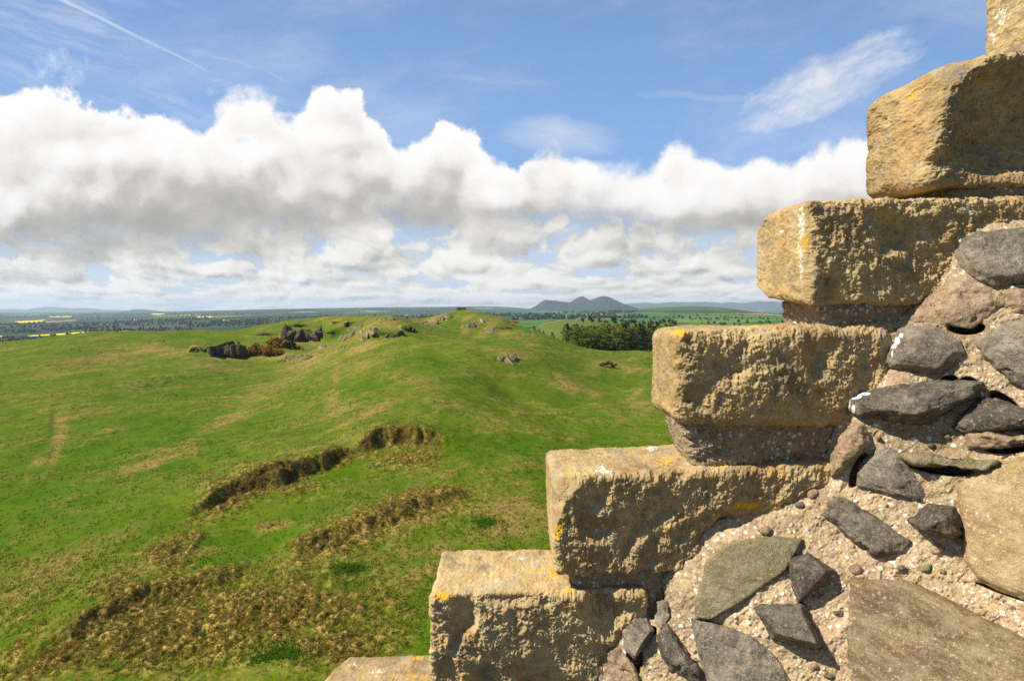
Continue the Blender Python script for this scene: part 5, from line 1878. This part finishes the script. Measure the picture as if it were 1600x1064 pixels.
def nettles(px, py, rx, ry, label, seed, n=700):
    rng = np.random.default_rng(seed)
    pm = np.array(hit(px, py))
    e = np.array(hit(px + rx, py))
    k = np.array(hit(px, py - ry))
    wx, wy = abs(e[0] - pm[0]), abs(k[1] - pm[1])
    a, q = rng.random(n) * 6.283, np.abs(rng.normal(0, 0.5, n))
    q = q * (1 + 0.35 * np.sin(a * 3 + seed) + 0.2 * np.sin(a * 7))
    x, y = pm[0] + q * np.cos(a) * wx, pm[1] + q * np.sin(a) * wy
    z = height(x / y, np.log(y))
    c = np.stack((x, y, z + 0.10), -1) - pm
    V, F, T = leaves(c, [np.array((0.12, 0.12, 0.09))] * n, 7, 0.045, rng, 0.3)
    root = empty('nettle_patch', pm)
    o = mesh_np('foliage', V, F, M_NETTLE, smooth=False, attrs={'tint': T})
    o.parent = root
    tag(root, label, 'nettles')


nettles(541, 888, 34, 12, 'bright green nettle patch below the tussock bank', 811)
nettles(760, 817, 34, 13, 'dark green nettle patch at the right end of the tussock bank', 812)
nettles(440, 1022, 44, 18, 'bright green nettle patch among brown tussocks at the bottom', 813, 900)

# ---- the small ruin on the summit
M_RUIN = mat_rock("ruin_masonry", (0.10, 0.075, 0.05), (0.20, 0.155, 0.11), (0.32, 0.26, 0.19), lichen=0.2, scale=0.08)


def rough_box(c, s, seed):
    V, F = surf_box(10, 8, 10)
    q = (V - 0.5) * np.array(s)
    q = q + 0.10 * np.stack([fbm(q + seed + k * 9, 1.3, 3, seed=seed) for k in range(3)], -1)
    return q + np.array(c), F


rp = hit(721, 489)
rx, ry = dirp(721, 489)[0] * 333.0, 333.0
rz = ground(rx, ry)
ruin = empty('ruin', (rx, ry, rz))
tag(ruin, 'small ruined hut with two dark end walls on the summit', 'ruin')
for nm, c, sz, sd in (('end_wall', (-2.2, 0, 0.9), (1.1, 3.6, 2.9), 1), ('end_wall', (2.3, 0, 0.9), (1.0, 3.6, 2.8), 2), ('rear_wall', (0, 1.6, 0.8), (3.5, 0.6, 2.7), 3), ('sill_wall', (0.1, -1.5, 0.1), (3.5, 0.5, 0.8), 4)):
    V, F = rough_box(c, sz, sd)
    o = mesh_np(nm, V, F, M_RUIN, smooth=False, attrs={'white': np.zeros(len(V))})
    o.parent = ruin

# ---- tussocks: dead grass clumps over the old banks
M_TUSS = leaf_mat("tussock_blades", [(0.0, (0.045, 0.075, 0.007)), (0.3, (0.13, 0.11, 0.016)), (0.6, (0.29, 0.19, 0.045)), (1.0, (0.50, 0.36, 0.12))], 0.5)
tr = np.random.default_rng(77)
_m = tussock * (np.abs(GU[near]) < 1.08) * (GY[near] < 140)
_area = GY[near] ** 2
_w = (_m ** 1.5 * _area * (0.25 + tb)).ravel()
_w[~np.isfinite(_w)] = 0
idx = tr.choice(len(_w), size=15000, p=_w / _w.sum())
bx = GX[near].ravel()[idx] + tr.normal(0, 0.06, len(idx))
by = GY[near].ravel()[idx] + tr.normal(0, 0.06, len(idx))
bz = height(bx / by, np.log(by))
NB = 16
n = len(idx) * NB
root = np.repeat(np.stack((bx, by, bz), -1), NB, 0) + tr.normal(0, 0.05, (n, 3)) * (1, 1, 0)
az = tr.random(n) * 6.283
tilt = 0.35 + 0.75 * tr.random(n)
ln = (0.16 + 0.20 * tr.random(n)) * np.repeat(0.8 + 0.5 * tr.random(len(idx)), NB)
d = np.stack((np.cos(az) * np.sin(tilt), np.sin(az) * np.sin(tilt), np.cos(tilt)), -1)
side = np.stack((-np.sin(az), np.cos(az), np.zeros(n)), -1) * 0.014
tip = root + d * ln[:, None] - np.array((0, 0, 1)) * (0.35 * ln * np.sin(tilt))[:, None]
V = np.stack((root - side - (0, 0, 0.03), root + side - (0, 0, 0.03), tip), 1).reshape(-1, 3)
T = np.repeat(np.clip(tr.normal(0.5, 0.2, n) + np.repeat(tr.normal(0, 0.15, len(idx)), NB), 0, 1), 3)
tag(mesh_np('tussock_grass', V, np.arange(3 * n).reshape(-1, 3), M_TUSS, smooth=False, attrs={'tint': T}), 'brown tussock grass covering the old earthwork banks', 'grass', kind='stuff')

# ---- longer grass standing over the whole pasture
M_TUFT = leaf_mat("grass_blades", [(0.0, (0.026, 0.060, 0.004)), (0.25, (0.062, 0.105, 0.005)), (0.5, (0.098, 0.125, 0.009)), (0.75, (0.19, 0.155, 0.035)), (1.0, (0.34, 0.25, 0.085))], 0.55)
_py_ok = (GY[near] > 34) & (GY[near] < 330) & (np.abs(GU[near]) < 1.08)
_w = (_py_ok / GY[near] * (1 - 0.7 * tussock) * (0.35 + sstep(-0.3, 0.4, nB + nC) + dryness + 2.5 * hoof)).ravel()
_du = np.gradient(U)[None, :].repeat(shp[0], 0).ravel()
_w = _w * _du
NTF = 52000
idx = tr.choice(len(_w), size=NTF, p=_w / _w.sum())
gy_ = GY[near].ravel()[idx] * (1 + tr.normal(0, 0.002, NTF))
gx_ = GU[near].ravel()[idx] * gy_ + tr.normal(0, 0.0012, NTF) * gy_
gz_ = height(gx_ / gy_, np.log(gy_))
dr_ = dryness.ravel()[idx]
hf_ = hoof.ravel()[idx]
NB = 5
n = NTF * NB
sc_t = (0.5 + gy_ / 130.0) ** 0.75 * (0.6 + 0.7 * tr.random(NTF))
root = np.repeat(np.stack((gx_, gy_, gz_), -1), NB, 0) + tr.normal(0, 1, (n, 3)) * np.repeat(sc_t, NB)[:, None] * (0.11, 0.11, 0)
az = tr.random(n) * 6.283
tl = 0.2 + 0.9 * tr.random(n)
ln = np.repeat(sc_t, NB) * (0.13 + 0.13 * tr.random(n))
d = np.stack((np.cos(az) * np.sin(tl), np.sin(az) * np.sin(tl), np.cos(tl)), -1)
side = np.stack((-np.sin(az), np.cos(az), np.zeros(n)), -1) * (0.034 * np.repeat(sc_t, NB))[:, None]
tip = root + d * ln[:, None]
V = np.stack((root - side - (0, 0, 0.03), root + side - (0, 0, 0.03), tip), 1).reshape(-1, 3)
tb_ = np.clip(0.37 + 0.45 * dr_ + tr.normal(0, 0.11, NTF) - 0.38 * hf_, 0, 1)
T = np.repeat(np.clip(np.repeat(tb_, NB) + tr.normal(0, 0.06, n), 0, 1), 3)
tag(mesh_np('pasture_grass', V, np.arange(3 * n).reshape(-1, 3), M_TUFT, smooth=False, attrs={'tint': T}), 'tufts of longer green and straw coloured grass over the pasture', 'grass', kind='stuff')

# ---- the air
hb_lo, hb_hi = float(H.min()) - 1.0, 275.0
x0, x1, y0, y1 = -31000.0, 32000.0, -400.0, 16300.0
HV = [(x0, y0, min(hb_lo, -80)), (x1, y0, min(hb_lo, -80)), (x1, y1, min(hb_lo, -80)), (x0, y1, min(hb_lo, -80)), (x0, y0, hb_hi), (x1, y0, hb_hi), (x1, y1, hb_hi), (x0, y1, hb_hi)]
HF = np.array([(0, 3, 2, 1), (4, 5, 6, 7), (0, 1, 5, 4), (1, 2, 6, 5), (2, 3, 7, 6), (3, 0, 4, 7)])
hm = bpy.data.materials.new("haze")
hm.use_nodes = True
hm.node_tree.nodes.clear()
hv = hm.node_tree.nodes.new('ShaderNodeVolumePrincipled')
hv.inputs['Color'].default_value = (0.62, 0.80, 1.0, 1)
hv.inputs['Density'].default_value = 6.0e-5
hv.inputs['Anisotropy'].default_value = 0.2
ho = hm.node_tree.nodes.new('ShaderNodeOutputMaterial')
hm.node_tree.links.new(hv.outputs[0], ho.inputs['Volume'])
tag(mesh_np('haze', HV, HF, hm, smooth=False), 'thin blue air over the distant plain', 'haze', kind='stuff')
